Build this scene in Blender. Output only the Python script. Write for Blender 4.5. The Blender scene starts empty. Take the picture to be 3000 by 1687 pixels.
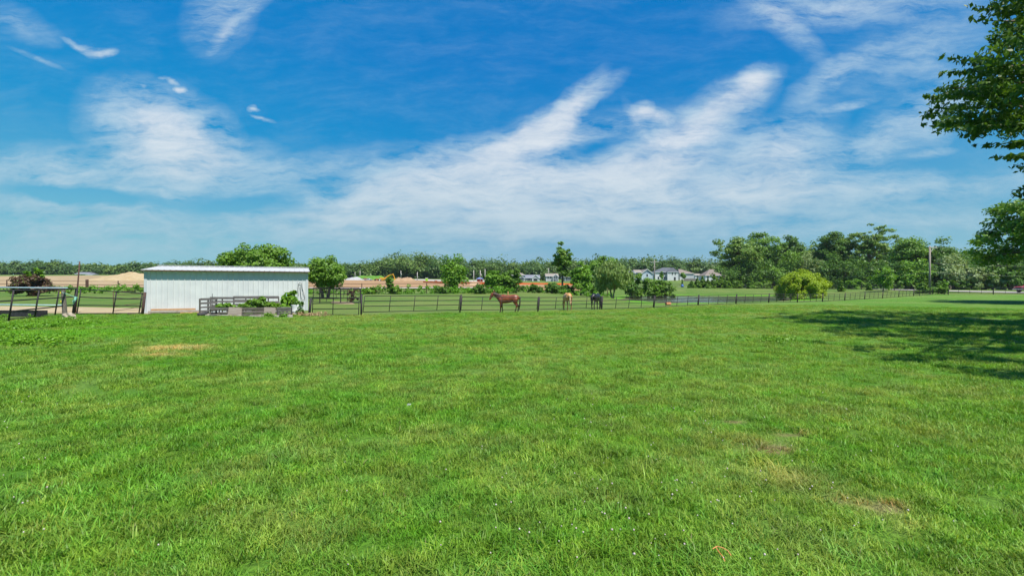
import bpy, bmesh, math, random
import numpy as np
from mathutils import Vector, Matrix
R = math.radians
SC = bpy.context.scene
COL = SC.collection
# ------------------------------------------------------------------ camera
F, CX, HY, EYE = 1417.0, 1500.0, 840.0, 1.65        # photo pixels (3000 wide), eye height in metres
cam_d = bpy.data.cameras.new('camera'); cam = bpy.data.objects.new('camera', cam_d); COL.objects.link(cam)
cam_d.sensor_width = 36.0; cam_d.lens = F / 3000 * 36; cam_d.clip_start = 0.05; cam_d.clip_end = 6000
cam_d.shift_y = -(843.5 - HY) / 3000
cam.location = (0, 0, EYE); cam.rotation_euler = (R(90), 0, 0)
SC.camera = cam
SC.view_settings.view_transform = 'Standard'; SC.view_settings.look = 'None'
SC.view_settings.exposure = 0.75; SC.view_settings.gamma = 1
# ------------------------------------------------------------------ sun
SUN = Vector((0.300, -0.355, 0.885)).normalized()
sl = bpy.data.lights.new('sun', 'SUN'); sl.energy = 4.2; sl.angle = R(0.53); sl.color = (1, 0.955, 0.88)
so = bpy.data.objects.new('sun', sl); COL.objects.link(so); so.rotation_euler = SUN.to_track_quat('Z', 'Y').to_euler()
so.location = (20, -20, 40)
# ------------------------------------------------------------------ sky
W = bpy.data.worlds.new('World'); SC.world = W; W.use_nodes = True
class NT:
    def __init__(s, tree): s.t = tree; s.L = tree.links
    def n(s, typ, **kw):
        nd = s.t.nodes.new(typ)
        for k, v in kw.items():
            if k.startswith('i_'):
                key = k[2:]; key = int(key) if key.isdigit() else key
                sock = nd.inputs[key]
                if hasattr(v, 'is_linked') or isinstance(v, bpy.types.NodeSocket): s.L.new(v, sock)
                else: sock.default_value = v
            else: setattr(nd, k, v)
        return nd
    def math(s, op, a, b=0.0, c=0.0, clamp=False):
        nd = s.n('ShaderNodeMath', operation=op, i_0=a, i_1=b, i_2=c); nd.use_clamp = clamp; return nd.outputs[0]
    def vmath(s, op, a, b=(0, 0, 0)): return s.n('ShaderNodeVectorMath', operation=op, i_0=a, i_1=b).outputs[0]
    def noise(s, vec, scale, detail=4, rough=.55, dist=0.0):
        return s.n('ShaderNodeTexNoise', i_Vector=vec, i_Scale=scale, i_Detail=detail, i_Roughness=rough, i_Distortion=dist).outputs
    def ramp(s, fac, stops, interp='LINEAR'):
        nd = s.n('ShaderNodeValToRGB', i_Fac=fac); cr = nd.color_ramp; cr.interpolation = interp
        while len(cr.elements) < len(stops): cr.elements.new(0.5)
        for e, (p, c) in zip(cr.elements, stops): e.position = p; e.color = c if len(c) == 4 else (*c, 1)
        return nd.outputs[0]
    def mapr(s, v, a, b, c=0.0, d=1.0, smooth=True):
        nd = s.n('ShaderNodeMapRange', i_0=v, i_1=a, i_2=b, i_3=c, i_4=d)
        nd.interpolation_type = 'SMOOTHSTEP' if smooth else 'LINEAR'; return nd.outputs[0]
    def mix(s, f, a, b, mode='MIX'):
        nd = s.n('ShaderNodeMix', data_type='RGBA', blend_type=mode, clamp_factor=True)
        for i, v in ((0, f), (6, a), (7, b)):
            if isinstance(v, bpy.types.NodeSocket): s.L.new(v, nd.inputs[i])
            else: nd.inputs[i].default_value = v if i == 0 else (*v[:3], 1)
        return nd.outputs[2]
def build_sky():
    W.node_tree.nodes.clear(); T = NT(W.node_tree)
    out = T.n('ShaderNodeOutputWorld'); bg = T.n('ShaderNodeBackground'); bg.inputs[1].default_value = 0.092
    T.L.new(bg.outputs[0], out.inputs[0])
    sky = T.n('ShaderNodeTexSky', sky_type='NISHITA'); sky.sun_disc = False
    sky.sun_elevation = math.asin(SUN.z); sky.sun_rotation = math.atan2(SUN.x, SUN.y)
    sky.altitude = 0; sky.air_density = 1.0; sky.dust_density = 0.6; sky.ozone_density = 2.2
    d = T.n('ShaderNodeTexCoord').outputs['Generated']
    sep = T.n('ShaderNodeSeparateXYZ', i_0=d); x, y, z = sep.outputs
    hs = T.n('ShaderNodeHueSaturation', i_Hue=0.49, i_Saturation=1.3, i_Value=.5, i_Color=sky.outputs[0]).outputs[0]
    # a polarised, saturated summer sky: the clear-air colour by elevation
    clear = T.ramp(z, [(0.0, (2.2, 3.4, 4.2)), (.08, (1.35, 2.95, 4.1)), (.16, (.6, 2.35, 4.15)), (.28, (.03, 1.65, 4.0)), (.42, (.0, 1.3, 3.85)), (.6, (0, 1.18, 3.6)), (1, (0, .7, 2.7))])
    warm = T.math('ADD', T.mapr(x, -.75, .1, 1.0, 0.0), T.mapr(x, .2, .75, 0.0, .5))
    clear = T.mix(T.math('MULTIPLY', warm, .68), clear, T.mix(1.0, clear, (.95, 1.25, 1.06), 'MULTIPLY'))
    base = T.mix(.95, hs, clear)
    # clouds: two angular coordinates on the northern half of the sky dome (x/y, z/y)
    ys = T.math('MAXIMUM', y, 0.05)
    u = T.math('DIVIDE', x, ys); v = T.math('DIVIDE', z, ys)
    uv = T.n('ShaderNodeCombineXYZ', i_0=u, i_1=v).outputs[0]
    w1 = T.noise(uv, 2.6, 5, .6)[1]; w2 = T.noise(uv, 9.0, 4, .6)[1]
    def cen(c, k): return T.n('ShaderNodeVectorMath', operation='MULTIPLY_ADD', i_0=c, i_1=(k, k * .7, 0), i_2=(-.5 * k, -.35 * k, 0)).outputs[0]
    uvw = T.vmath('ADD', T.vmath('ADD', uv, cen(w1, .10)), cen(w2, .045))
    # cx, cy, rx, ry in 1/3000ths of the dome strip; rot in degrees
    blobs = [
     (470,385,215,110,-18,1.0),(500,380,110,50,-24,.5),(600,470,230,70,-4,.75),(150,515,430,75,-3,.75),(230,566,240,24,-8,-1.25),(690,598,190,26,2,-.55),
     (380,650,620,75,0,.55),(1000,490,260,45,6,.4),(1280,535,370,82,18,.9),(1150,585,330,55,8,.6),(1790,520,500,140,4,1.1),(2000,430,200,60,30,.5),
     (2300,450,170,85,42,.6),(2330,560,330,50,6,.45),(1250,640,470,55,0,.55),(1700,640,460,62,9,.75),(1560,585,300,60,8,.5),
     (1610,368,130,34,30,.8),(1690,310,120,36,46,.75),(1760,262,80,22,34,.4),(1545,405,140,30,18,.75),(1640,420,110,20,14,.5),(1880,325,34,22,20,.9),(1925,338,44,18,-14,.9),(1862,352,60,16,-60,.25),
     (2180,272,105,42,34,.62),(2230,262,60,40,50,.3),(2085,335,170,52,34,.5),(2208,232,45,22,0,.7),(2440,215,140,32,32,.5),(2490,310,70,11,12,.5),
     (2480,15,330,50,6,.6),(2290,70,150,40,-38,.45),(2700,140,240,95,24,.36),(2750,310,260,70,26,.35),(2560,430,330,60,26,.45),
     (2600,560,560,40,6,.5),(2500,645,640,46,3,.45),(2720,452,70,12,8,.5),(640,50,100,80,62,.5),(655,102,60,17,52,.5),(750,20,60,16,35,.35),
     (222,137,40,8,-32,.5),(258,150,36,10,-18,.6),(292,158,34,12,4,.7),(318,156,26,10,12,.55),(530,265,15,8,10,1.0),(516,262,10,6,0,.7),(502,238,22,6,-28,.7),(474,231,10,4,0,.6),(738,318,14,8,25,.6),(748,322,12,5,-10,.5),(770,349,32,5,-16,.8),(420,252,11,5,-20,.5),
     (60,75,110,40,-22,.3),(110,172,70,7,-22,.25),(1830,690,600,30,0,.25),(600,720,900,40,0,.2),(1980,445,130,16,6,-.45),(1720,435,150,30,10,-.75),
     (800,560,420,30,3,.2),(1090,615,140,14,-2,-.4),(880,640,90,10,-2,-.35)]
    uvs = T.vmath('ADD', uv, cen(T.noise(uv, 38.0, 4, .6)[1], .012)); acc = None
    for (cx, cy, rx, ry, rot, amp) in blobs:
        mp = T.n('ShaderNodeMapping', vector_type='TEXTURE', i_Vector=uvw if rx > 80 else uvs)
        mp.inputs['Location'].default_value = ((cx - CX) / F, (HY - cy) / F, 0)
        mp.inputs['Rotation'].default_value = (0, 0, R(rot)); mp.inputs['Scale'].default_value = (rx * 1.4 / F, ry * 1.5 / F, 1)
        g = T.n('ShaderNodeTexGradient', gradient_type='SPHERICAL', i_0=mp.outputs[0]).outputs['Fac']
        acc = T.math('MULTIPLY_ADD', g, amp * 1.35, acc if acc is not None else 0.0)
    # fibres drawn out along the wind, on a flat cloud deck
    zz = T.math('ADD', T.math('MAXIMUM', z, 0.0), 0.10)
    deck = T.n('ShaderNodeCombineXYZ', i_0=T.math('DIVIDE', x, zz), i_1=T.math('DIVIDE', y, zz)).outputs[0]
    m1 = T.n('ShaderNodeMapping', i_Vector=uvw); m1.inputs['Rotation'].default_value = (0, 0, R(-24)); m1.inputs['Scale'].default_value = (1, 3.6, 1)
    f1 = T.noise(m1.outputs[0], 6.5, 7, .66, .25)[0]
    m2 = T.n('ShaderNodeMapping', i_Vector=deck); m2.inputs['Rotation'].default_value = (0, 0, R(20)); m2.inputs['Scale'].default_value = (.55, 1.2, 1)
    f2 = T.noise(m2.outputs[0], 1.6, 6, .62, .2)[0]
    m4 = T.n('ShaderNodeMapping', i_Vector=uvw); m4.inputs['Rotation'].default_value = (0, 0, R(-30)); m4.inputs['Scale'].default_value = (1, 5.5, 1)
    f4 = T.noise(m4.outputs[0], 24.0, 5, .7)[0]
    f3 = T.noise(uvw, 15.0, 4, .6, .3)[0]
    nz = T.math('ADD', T.math('MULTIPLY', f1, .46), T.math('ADD', T.math('ADD', T.math('MULTIPLY', f2, .24), T.math('MULTIPLY', f4, .20)), T.math('MULTIPLY', f3, .10)))
    k = T.mapr(nz, .36, .64, .12, 1.35, smooth=False)
    dens = T.math('ADD', T.math('MULTIPLY', acc, k), T.math('MULTIPLY', T.math('SUBTRACT', nz, .5), T.math('MULTIPLY', T.mapr(acc, .05, .5, 0.0, 1.7), T.mapr(acc, .6, 1.6, 1.0, .5))))
    veil = T.math('MULTIPLY', T.mapr(nz, .42, .75), .12)
    dens = T.math('ADD', dens, veil)
    north = T.mapr(y, 0.05, 0.3)
    other = T.math('MULTIPLY', T.mapr(nz, .5, .7), T.math('SUBTRACT', 1.0, north))
    dens = T.math('ADD', T.math('MULTIPLY', dens, north), T.math('MULTIPLY', other, .5))
    dens = T.math('MULTIPLY', T.math('SUBTRACT', 1.0, T.math('POWER', 2.718, T.math('MULTIPLY', T.math('MAXIMUM', dens, 0.0), -1.4))), .93)
    thick = T.mapr(acc, .35, 1.5)
    low = T.mapr(z, 0.02, 0.30)
    cc = T.mix(low, (2.75, 3.85, 4.5), T.mix(thick, (3.4, 4.5, 5.2), (5.0, 5.35, 5.65)))
    cc = T.mix(1.0, cc, T.mix(T.mapr(f1, .35, .65), (.93, .95, .965), (1.04, 1.03, 1.02)), 'MULTIPLY')
    T.L.new(T.mix(dens, base, cc), bg.inputs[0])
build_sky()
# ------------------------------------------------------------------ helpers
def tag(o, label=None, cat=None, group=None, kind=None):
    for k, v in (('label', label), ('category', cat), ('group', group), ('kind', kind)):
        if v is not None: o[k] = v
    return o
def empty(name, loc, rz=0.0, label=None, cat=None, group=None):
    o = bpy.data.objects.new(name, None); COL.objects.link(o); o.location = loc; o.rotation_euler = (0, 0, rz)
    o.empty_display_size = .3
    return tag(o, label, cat, group)
def link(name, me, parent=None, loc=None, rz=0.0):
    o = bpy.data.objects.new(name, me); COL.objects.link(o)
    if parent is not None: o.parent = parent
    if loc is not None: o.location = loc; o.rotation_euler = (0, 0, rz)
    return o
def setmat(me, *mats):
    for m in mats: me.materials.append(m)
def npmesh(name, V, Fs, mat, smooth=False):
    """V (n,3) array, Fs (m,k) array of equal sized faces"""
    me = bpy.data.meshes.new(name); V = np.asarray(V, dtype=np.float32); Fs = np.asarray(Fs, dtype=np.int32)
    m, k = Fs.shape
    me.vertices.add(len(V)); me.vertices.foreach_set('co', V.ravel())
    me.loops.add(m * k); me.loops.foreach_set('vertex_index', Fs.ravel())
    me.polygons.add(m); me.polygons.foreach_set('loop_start', np.arange(0, m * k, k, dtype=np.int32))
    me.polygons.foreach_set('loop_total', np.full(m, k, dtype=np.int32))
    if smooth: me.polygons.foreach_set('use_smooth', np.ones(m, dtype=bool))
    me.update(calc_edges=True); me.validate()
    if mat is not None: setmat(me, mat)
    return me
class MB:
    def __init__(s): s.v = []; s.f = []
    def add(s, vs, fs):
        b = len(s.v); s.v += [tuple(p) for p in vs]; s.f += [tuple(b + i for i in f) for f in fs]; return s
    def box(s, c, sz, rz=0.0, M=None, bev=0.0):
        hx, hy, hz = sz[0] / 2, sz[1] / 2, sz[2] / 2
        P = [Vector((a * hx, b * hy, d * hz)) for d in (-1, 1) for b in (-1, 1) for a in (-1, 1)]
        Rm = M if M is not None else Matrix.Rotation(rz, 3, 'Z')
        c = Vector(c)
        return s.add([c + Rm @ p for p in P], [(0, 2, 3, 1), (4, 5, 7, 6), (0, 1, 5, 4), (1, 3, 7, 5), (3, 2, 6, 7), (2, 0, 4, 6)])
    def bar(s, p0, p1, w, h, up=(0, 0, 1)):
        p0 = Vector(p0); p1 = Vector(p1); d = (p1 - p0); L = d.length; d.normalize()
        upv = Vector(up); sd = d.cross(upv)
        if sd.length < 1e-4: sd = d.cross(Vector((1, 0, 0)))
        sd.normalize(); u = sd.cross(d).normalized()
        M = Matrix((d, sd, u)).transposed()
        return s.box((p0 + p1) / 2, (L, w, h), M=M)
    def tube(s, pts, r, n=8, cap=True):
        pts = [Vector(p) for p in pts]; rs = r if hasattr(r, '__len__') else [r] * len(pts)
        rings = []; prev = None
        for i, p in enumerate(pts):
            t = (pts[min(i + 1, len(pts) - 1)] - pts[max(i - 1, 0)])
            if t.length < 1e-9: t = Vector((0, 0, 1))
            t.normalize()
            a = prev - t * prev.dot(t) if prev is not None else t.orthogonal()
            if a.length < 1e-6: a = t.orthogonal()
            a.normalize(); prev = a; b = t.cross(a)
            rings.append([p + (a * math.cos(2 * math.pi * k / n) + b * math.sin(2 * math.pi * k / n)) * rs[i] for k in range(n)])
        fs = []
        for i in range(len(pts) - 1):
            for k in range(n): fs.append((i * n + k, i * n + (k + 1) % n, (i + 1) * n + (k + 1) % n, (i + 1) * n + k))
        if cap: fs.append(tuple(range(n - 1, -1, -1))); fs.append(tuple((len(pts) - 1) * n + k for k in range(n)))
        return s.add([p for r_ in rings for p in r_], fs)
    def loft(s, path, la, ve, lat=(0, 1, 0), n=14):
        """elliptical rings; la: half width along lat, ve: half height across"""
        path = [Vector(p) for p in path]; lat = Vector(lat); V = []; fs = []
        for i, p in enumerate(path):
            t = (path[min(i + 1, len(path) - 1)] - path[max(i - 1, 0)]).normalized()
            l = (lat - t * lat.dot(t)).normalized(); u = l.cross(t).normalized()
            V += [p + l * math.cos(2 * math.pi * k / n) * la[i] + u * math.sin(2 * math.pi * k / n) * ve[i] for k in range(n)]
        for i in range(len(path) - 1):
            for k in range(n): fs.append((i * n + k, i * n + (k + 1) % n, (i + 1) * n + (k + 1) % n, (i + 1) * n + k))
        fs.append(tuple(range(n - 1, -1, -1))); fs.append(tuple((len(path) - 1) * n + k for k in range(n)))
        return s.add(V, fs)
    def lathe(s, prof, n=20, c=(0, 0, 0)):
        V = [(c[0] + r * math.cos(2 * math.pi * k / n), c[1] + r * math.sin(2 * math.pi * k / n), c[2] + z) for r, z in prof for k in range(n)]
        fs = [(i * n + k, i * n + (k + 1) % n, (i + 1) * n + (k + 1) % n, (i + 1) * n + k) for i in range(len(prof) - 1) for k in range(n)]
        fs.append(tuple(range(n - 1, -1, -1))); fs.append(tuple((len(prof) - 1) * n + k for k in range(n)))
        return s.add(V, fs)
    def build(s, name, mat, parent=None, smooth=False, bevel=0.0, loc=None, rz=0.0):
        me = bpy.data.meshes.new(name); me.from_pydata(s.v, [], s.f); me.update()
        bm = bmesh.new(); bm.from_mesh(me); bmesh.ops.recalc_face_normals(bm, faces=bm.faces)
        if bevel: bmesh.ops.bevel(bm, geom=list(bm.edges), offset=bevel, segments=1, affect='EDGES', clamp_overlap=True)
        bm.to_mesh(me); bm.free()
        if smooth: me.polygons.foreach_set('use_smooth', [True] * len(me.polygons))
        setmat(me, mat)
        return link(name, me, parent, loc, rz)
def copy_tree(o, parent=None):
    c = o.copy(); COL.objects.link(c)
    if parent is not None: c.parent = parent
    for ch in list(o.children): copy_tree(ch, c)
    return c
# ------------------------------------------------------------------ materials
def newmat(name):
    m = bpy.data.materials.new(name); m.use_nodes = True; m.node_tree.nodes.clear()
    T = NT(m.node_tree); out = T.n('ShaderNodeOutputMaterial'); return m, T, out
def pm(name, c1, c2=None, scale=6.0, rough=.6, bump=0.0, bscale=None, metal=0.0, spec=.4, stretch=(1, 1, 1), contrast=(.35, .65), dirt=None):
    """plain two-tone material with noise, optional bump and a second dirt tone"""
    m, T, out = newmat(name); b = T.n('ShaderNodeBsdfPrincipled'); T.L.new(b.outputs[0], out.inputs[0])
    co = T.n('ShaderNodeTexCoord').outputs['Object']
    mp = T.n('ShaderNodeMapping', i_Vector=co); mp.inputs['Scale'].default_value = stretch
    nz = T.noise(mp.outputs[0], scale, 6, .6)[0]
    col = T.mix(T.mapr(nz, *contrast), c1, c2 if c2 else c1)
    if dirt:
        n2 = T.noise(co, dirt[1], 5, .65)[0]; col = T.mix(T.mapr(n2, dirt[2], dirt[2] + .12, 0, dirt[3]), col, dirt[0])
    T.L.new(col, b.inputs['Base Color']); b.inputs['Roughness'].default_value = rough; b.inputs['Metallic'].default_value = metal
    b.inputs['Specular IOR Level'].default_value = spec
    if bump:
        nb = T.noise(mp.outputs[0], bscale or scale * 4, 5, .6)[0]
        bp = T.n('ShaderNodeBump', i_Strength=bump, i_Height=nb); bp.inputs['Distance'].default_value = .02
        T.L.new(bp.outputs[0], b.inputs['Normal'])
    return m
def leafmat(name, c1, c2, c3=None, tr=.32, nscale=.8, rough=.5, spec=.35):
    """leaf tissue: varies leaf by leaf and branch by branch, lets light through"""
    m, T, out = newmat(name)
    g = T.n('ShaderNodeNewGeometry'); rnd = g.outputs['Random Per Island']
    nz = T.noise(g.outputs['Position'], nscale, 3, .6)[0]
    f = T.math('ADD', T.math('MULTIPLY', rnd, .5), T.mapr(nz, .32, .68, 0, .5))
    col = T.mix(f, c1, c2)
    if c3: col = T.mix(T.math('GREATER_THAN', rnd, .88), col, c3)
    b = T.n('ShaderNodeBsdfPrincipled', i_0=col); b.inputs['Roughness'].default_value = rough; b.inputs['Specular IOR Level'].default_value = spec
    t = T.n('ShaderNodeBsdfTranslucent', i_0=T.mix(1.0, col, (1.25, 1.15, .6), 'MULTIPLY'))
    ms = T.n('ShaderNodeMixShader', i_0=tr, i_1=b.outputs[0], i_2=t.outputs[0]); T.L.new(ms.outputs[0], out.inputs[0])
    return m
# ------------------------------------------------------------------ terrain
def px3(px, py, z): return ((px - CX) / F * z, z, EYE - (py - HY) / F * z)
CP = []
def cp(x, y, h): CP.append((x, y, h))
def cq(px, py, z): CP.append(px3(px, py, z))
for x in (-60, -30, -10, 0, 10, 30, 60):
    for y in (-30, -8, 8): cp(x, y, 0)
for p in ((-12, 14), (0, 16), (12, 15), (25, 18), (40, 15), (-22, 16), (-35, 20), (0, 24), (14, 30), (30, 30), (45, 40), (-8, 20), (-17, 22), (-14, 29), (-22, 27), (60, 40), (90, 50)): cp(*p, 0)
FENCE_FEET = [(1058, 925), (1346, 917), (1573, 914), (1759, 909), (1915, 903), (2043, 896), (2153, 892), (2254, 887), (2338, 886), (2412, 884), (2477, 880.7), (2533, 877), (2585, 874), (2632.5, 870.6), (2676, 867.5)]
for t, (px, py) in enumerate(FENCE_FEET): cq(px, py, 27 * (1 + .1296 * t))
for p in ((1440, 916, 38), (1500, 915.5, 38), (1662, 908, 40), (1752, 907, 42), (1600, 880, 60), (1800, 873, 70), (1600, 858, 90), (1900, 846, 130), (2100, 844, 150), (2280, 846, 150),
          (2450, 849, 120), (1060, 861, 80), (1270, 860, 80), (1480, 860, 80), (1200, 885, 45), (1000, 890, 42), (2731, 863, 84), (2910, 865, 82), (2600, 852, 105), (3000, 862, 86), (3300, 864, 86), (2900, 890, 47),
          (0, 855, 72), (200, 857, 72), (410, 857, 72), (700, 858, 72), (900, 860, 75), (200, 880, 45), (410, 885, 42), (100, 915, 31), (300, 915, 31),
          (1100, 845, 105), (1400, 845, 105), (1300, 826, 220), (1100, 820, 270), (900, 830, 200), (1200, 814, 330), (1000, 812, 340), (1450, 818, 320),
          (0, 838, 110), (430, 839, 110), (650, 840, 110), (100, 812, 260), (430, 812, 260), (700, 815, 260), (0, 805, 370), (300, 804, 370), (700, 806, 370),
          (1560, 828, 240), (1640, 829, 250), (1950, 839, 190), (1950, 823, 290), (1840, 820, 305), (2100, 820, 310), (1560, 822, 330), (1750, 818, 340), (2000, 815, 380), (2200, 845, 175), (2600, 848, 130), (2900, 850, 115), (2300, 830, 300), (2800, 840, 220), (3200, 850, 130)): cq(*p)
for p in ((-900, 900, 22), (0, 900, 16), (900, 900, 8), (-900, 100, 3), (900, 100, 0), (0, -300, 0), (-400, -200, 0), (400, -200, 0), (-3500, 3500, 25), (3500, 3500, 10), (-3500, -3500, 0), (3500, -3500, 0), (0, 3500, 20)): cp(*p)
POND = [(21, 88), (24, 78), (28, 74), (34, 74.5), (40, 77), (45, 82), (49, 90), (56, 98), (62, 108), (60, 117), (50, 123), (40, 121), (32, 113), (25, 100)]
WATER = -.80
for q in ((1900, 894, 52), (1900, 889, 62), (1820, 890, 58), (1960, 893, 55), (2050, 890, 58), (2050, 888, 66), (2180, 886.5, 62), (2180, 885.5, 70), (2280, 882, 72), (1960, 889, 66), (1860, 886, 70)): cq(*q)
for p in ((27, 83), (31, 80), (37, 82), (41, 88), (46, 97), (54, 105), (56, 113), (48, 116), (40, 112), (33, 103), (28, 93), (36, 94), (45, 107)): cp(*p, -1.25)
for (x, y) in POND:
    vx, vy = x - 40, y - 97; L = math.hypot(vx, vy); cp(x + vx / L * 1.4, y + vy / L * 1.4, WATER + (.14 if y > 97 else .07))
    if y > 97: cp(x + vx / L * 4, y + vy / L * 4, WATER + .42)
CP = np.array(CP, dtype=float)
def _phi(a, b): return np.sqrt(((a[:, None, :] - b[None, :, :]) ** 2).sum(-1) + 2.0 ** 2)
_A = _phi(CP[:, :2], CP[:, :2]); _w = np.linalg.solve(_A - .25 * np.eye(len(CP)), CP[:, 2] - 0.0)
def _axis(lim, fine, step):
    a = list(np.arange(0, fine + .01, step)); d = step
    while a[-1] < lim: d *= 1.13; a.append(a[-1] + d)
    return a
_xp = _axis(3400, 75, 1.0); GX = np.array([-v for v in _xp[:0:-1]] + _xp)
_yp = _axis(3400, 130, 1.0); _yn = _axis(3000, 6, 2.0); GY = np.array([-v for v in _yn[:0:-1]] + _yp)
_gx, _gy = np.meshgrid(GX, GY)
_P = np.stack([_gx.ravel(), _gy.ravel()], 1); GZ = np.empty(len(_P))
for i in range(0, len(_P), 20000): GZ[i:i + 20000] = _phi(_P[i:i + 20000], CP[:, :2]) @ _w
_rg = np.random.default_rng(3)
GZ = GZ.reshape(_gx.shape)
GZ += .018 * np.sin(_gx * .9 + 1.3 * np.sin(_gy * .4)) * np.sin(_gy * .7 + _gx * .21)
def gh(x, y):
    """ground height at points (bilinear on the terrain grid)"""
    x = np.asarray(x, float); y = np.asarray(y, float)
    i = np.clip(np.searchsorted(GX, x) - 1, 0, len(GX) - 2); j = np.clip(np.searchsorted(GY, y) - 1, 0, len(GY) - 2)
    u = (x - GX[i]) / (GX[i + 1] - GX[i]); v = (y - GY[j]) / (GY[j + 1] - GY[j])
    return GZ[j, i] * (1 - u) * (1 - v) + GZ[j, i + 1] * u * (1 - v) + GZ[j + 1, i] * (1 - u) * v + GZ[j + 1, i + 1] * u * v
def g1(x, y): return float(gh(x, y))
def on(px, z, dz=0.0):
    """point on the ground at bearing px and distance z"""
    x = (px - CX) / F * z; return Vector((x, z, g1(x, z) + dz))
def hz(py, z): return EYE - (py - HY) / F * z            # height seen at row py, distance z
# ---- ground colours
def grass_group():
    """colour of the turf at a place: worn, lush, dry and clover patches"""
    gt = bpy.data.node_groups.new('turf_colour', 'ShaderNodeTree')
    gt.interface.new_socket('Color', in_out='OUTPUT', socket_type='NodeSocketColor'); gt.interface.new_socket('Bare', in_out='OUTPUT', socket_type='NodeSocketFloat')
    T = NT(gt); go = T.n('NodeGroupOutput')
    P = T.n('ShaderNodeNewGeometry').outputs['Position']
    sp = T.n('ShaderNodeSeparateXYZ', i_0=P).outputs
    xy = T.n('ShaderNodeCombineXYZ', i_0=sp[0], i_1=sp[1]).outputs[0]
    mp = T.n('ShaderNodeMapping', i_Vector=xy); mp.inputs['Rotation'].default_value = (0, 0, R(14)); mp.inputs['Scale'].default_value = (.6, 1.0, 1)
    n1 = T.noise(mp.outputs[0], .16, 4, .6, .6)[0]; n2 = T.noise(xy, .75, 4, .62, .3)[0]; n3 = T.noise(xy, 3.2, 3, .6)[0]
    lush, mid, dry, straw = (.076, .212, .012), (.118, .240, .026), (.188, .252, .064), (.40, .34, .13)
    col = T.mix(T.mapr(n1, .38, .60), lush, mid)
    col = T.mix(T.mapr(n2, .40, .68, 0, .75), col, T.mix(.5, mid, dry))
    col = T.mix(T.mapr(n3, .45, .75, 0, .45), col, T.mix(.3, lush, dry))
    far = T.mapr(sp[1], 8, 30); fmask = T.math('MULTIPLY', far, T.mapr(n1, .44, .62))
    col = T.mix(T.math('MULTIPLY', fmask, .4), col, dry)
    def spot(px, py, rx, ry, rot=0):
        """turf patch centred where the ground meets this bearing"""
        z = EYE * F / (py - HY); x = (px - CX) / F * z
        m = T.n('ShaderNodeMapping', vector_type='TEXTURE', i_Vector=T.n('ShaderNodeVectorMath', operation='MULTIPLY_ADD', i_0=T.noise(xy, 1.1, 4, .65)[1], i_1=(rx, ry, 0), i_2=T.vmath('ADD', xy, (-rx / 2, -ry / 2, 0))).outputs[0])
        m.inputs['Location'].default_value = (x, z, 0); m.inputs['Rotation'].default_value = (0, 0, R(rot)); m.inputs['Scale'].default_value = (rx, ry, 1)
        return T.n('ShaderNodeTexGradient', gradient_type='SPHERICAL', i_0=m.outputs[0]).outputs['Fac']
    def acc(lst):
        a = None
        for s in lst: f = T.math('MULTIPLY', spot(*s[:5]), s[5]); a = f if a is None else T.math('MAXIMUM', a, f)
        return a
    s_straw = acc([(510, 1022, 1.5, 1.1, 0, 1.3), (455, 1042, 1.6, .7, 0, .9), (2480, 893, 6, 1.6, 30, .55), (330, 1010, 2.2, .7, 0, .4), (1950, 1020, 2.4, 1.1, 0, .4), (400, 1090, 1.2, .5, 0, .45), (60, 925, 2, 1.5, 0, .3), (2200, 1300, 1.0, .9, 10, .5), (2330, 1400, .9, .8, 0, .5), (2500, 1480, .9, .5, -20, .5), (2640, 1540, .8, .4, -20, .45), (1330, 1150, .9, .8, 0, .35), (850, 1250, .8, .7, 0, .35), (1900, 1180, 1.2, .8, 0, .35), (2650, 870, 9, 1.5, 30, .4)])
    col = T.mix(T.mapr(s_straw, .15, .9, 0, .76), col, straw)
    bare = acc([(2265, 1325, .42, .30, 20, 1.35), (2150, 1240, .34, .2, 0, 1.1), (2310, 1280, .6, .22, 0, .95), (2590, 1490, .42, .24, 0, 1.05), (2450, 1475, .4, .16, 0, .8), (2860, 936, 2.2, .8, 10, 1.0)])
    bare = T.mapr(bare, .38, 1.1, 0, .75); col = T.mix(bare, col, (.26, .185, .10))
    clov = acc([(60, 985, 5.5, 3.2, 10, 1.2), (230, 955, 4, 1.8, 0, .9), (2270, 1000, 1.5, .45, 0, .9)])
    col = T.mix(T.mapr(clov, .15, .55, 0, .8), col, (.10, .27, .012))
    T.L.new(col, go.inputs[0]); T.L.new(bare, go.inputs[1])
    return gt
TURF = grass_group()
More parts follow.
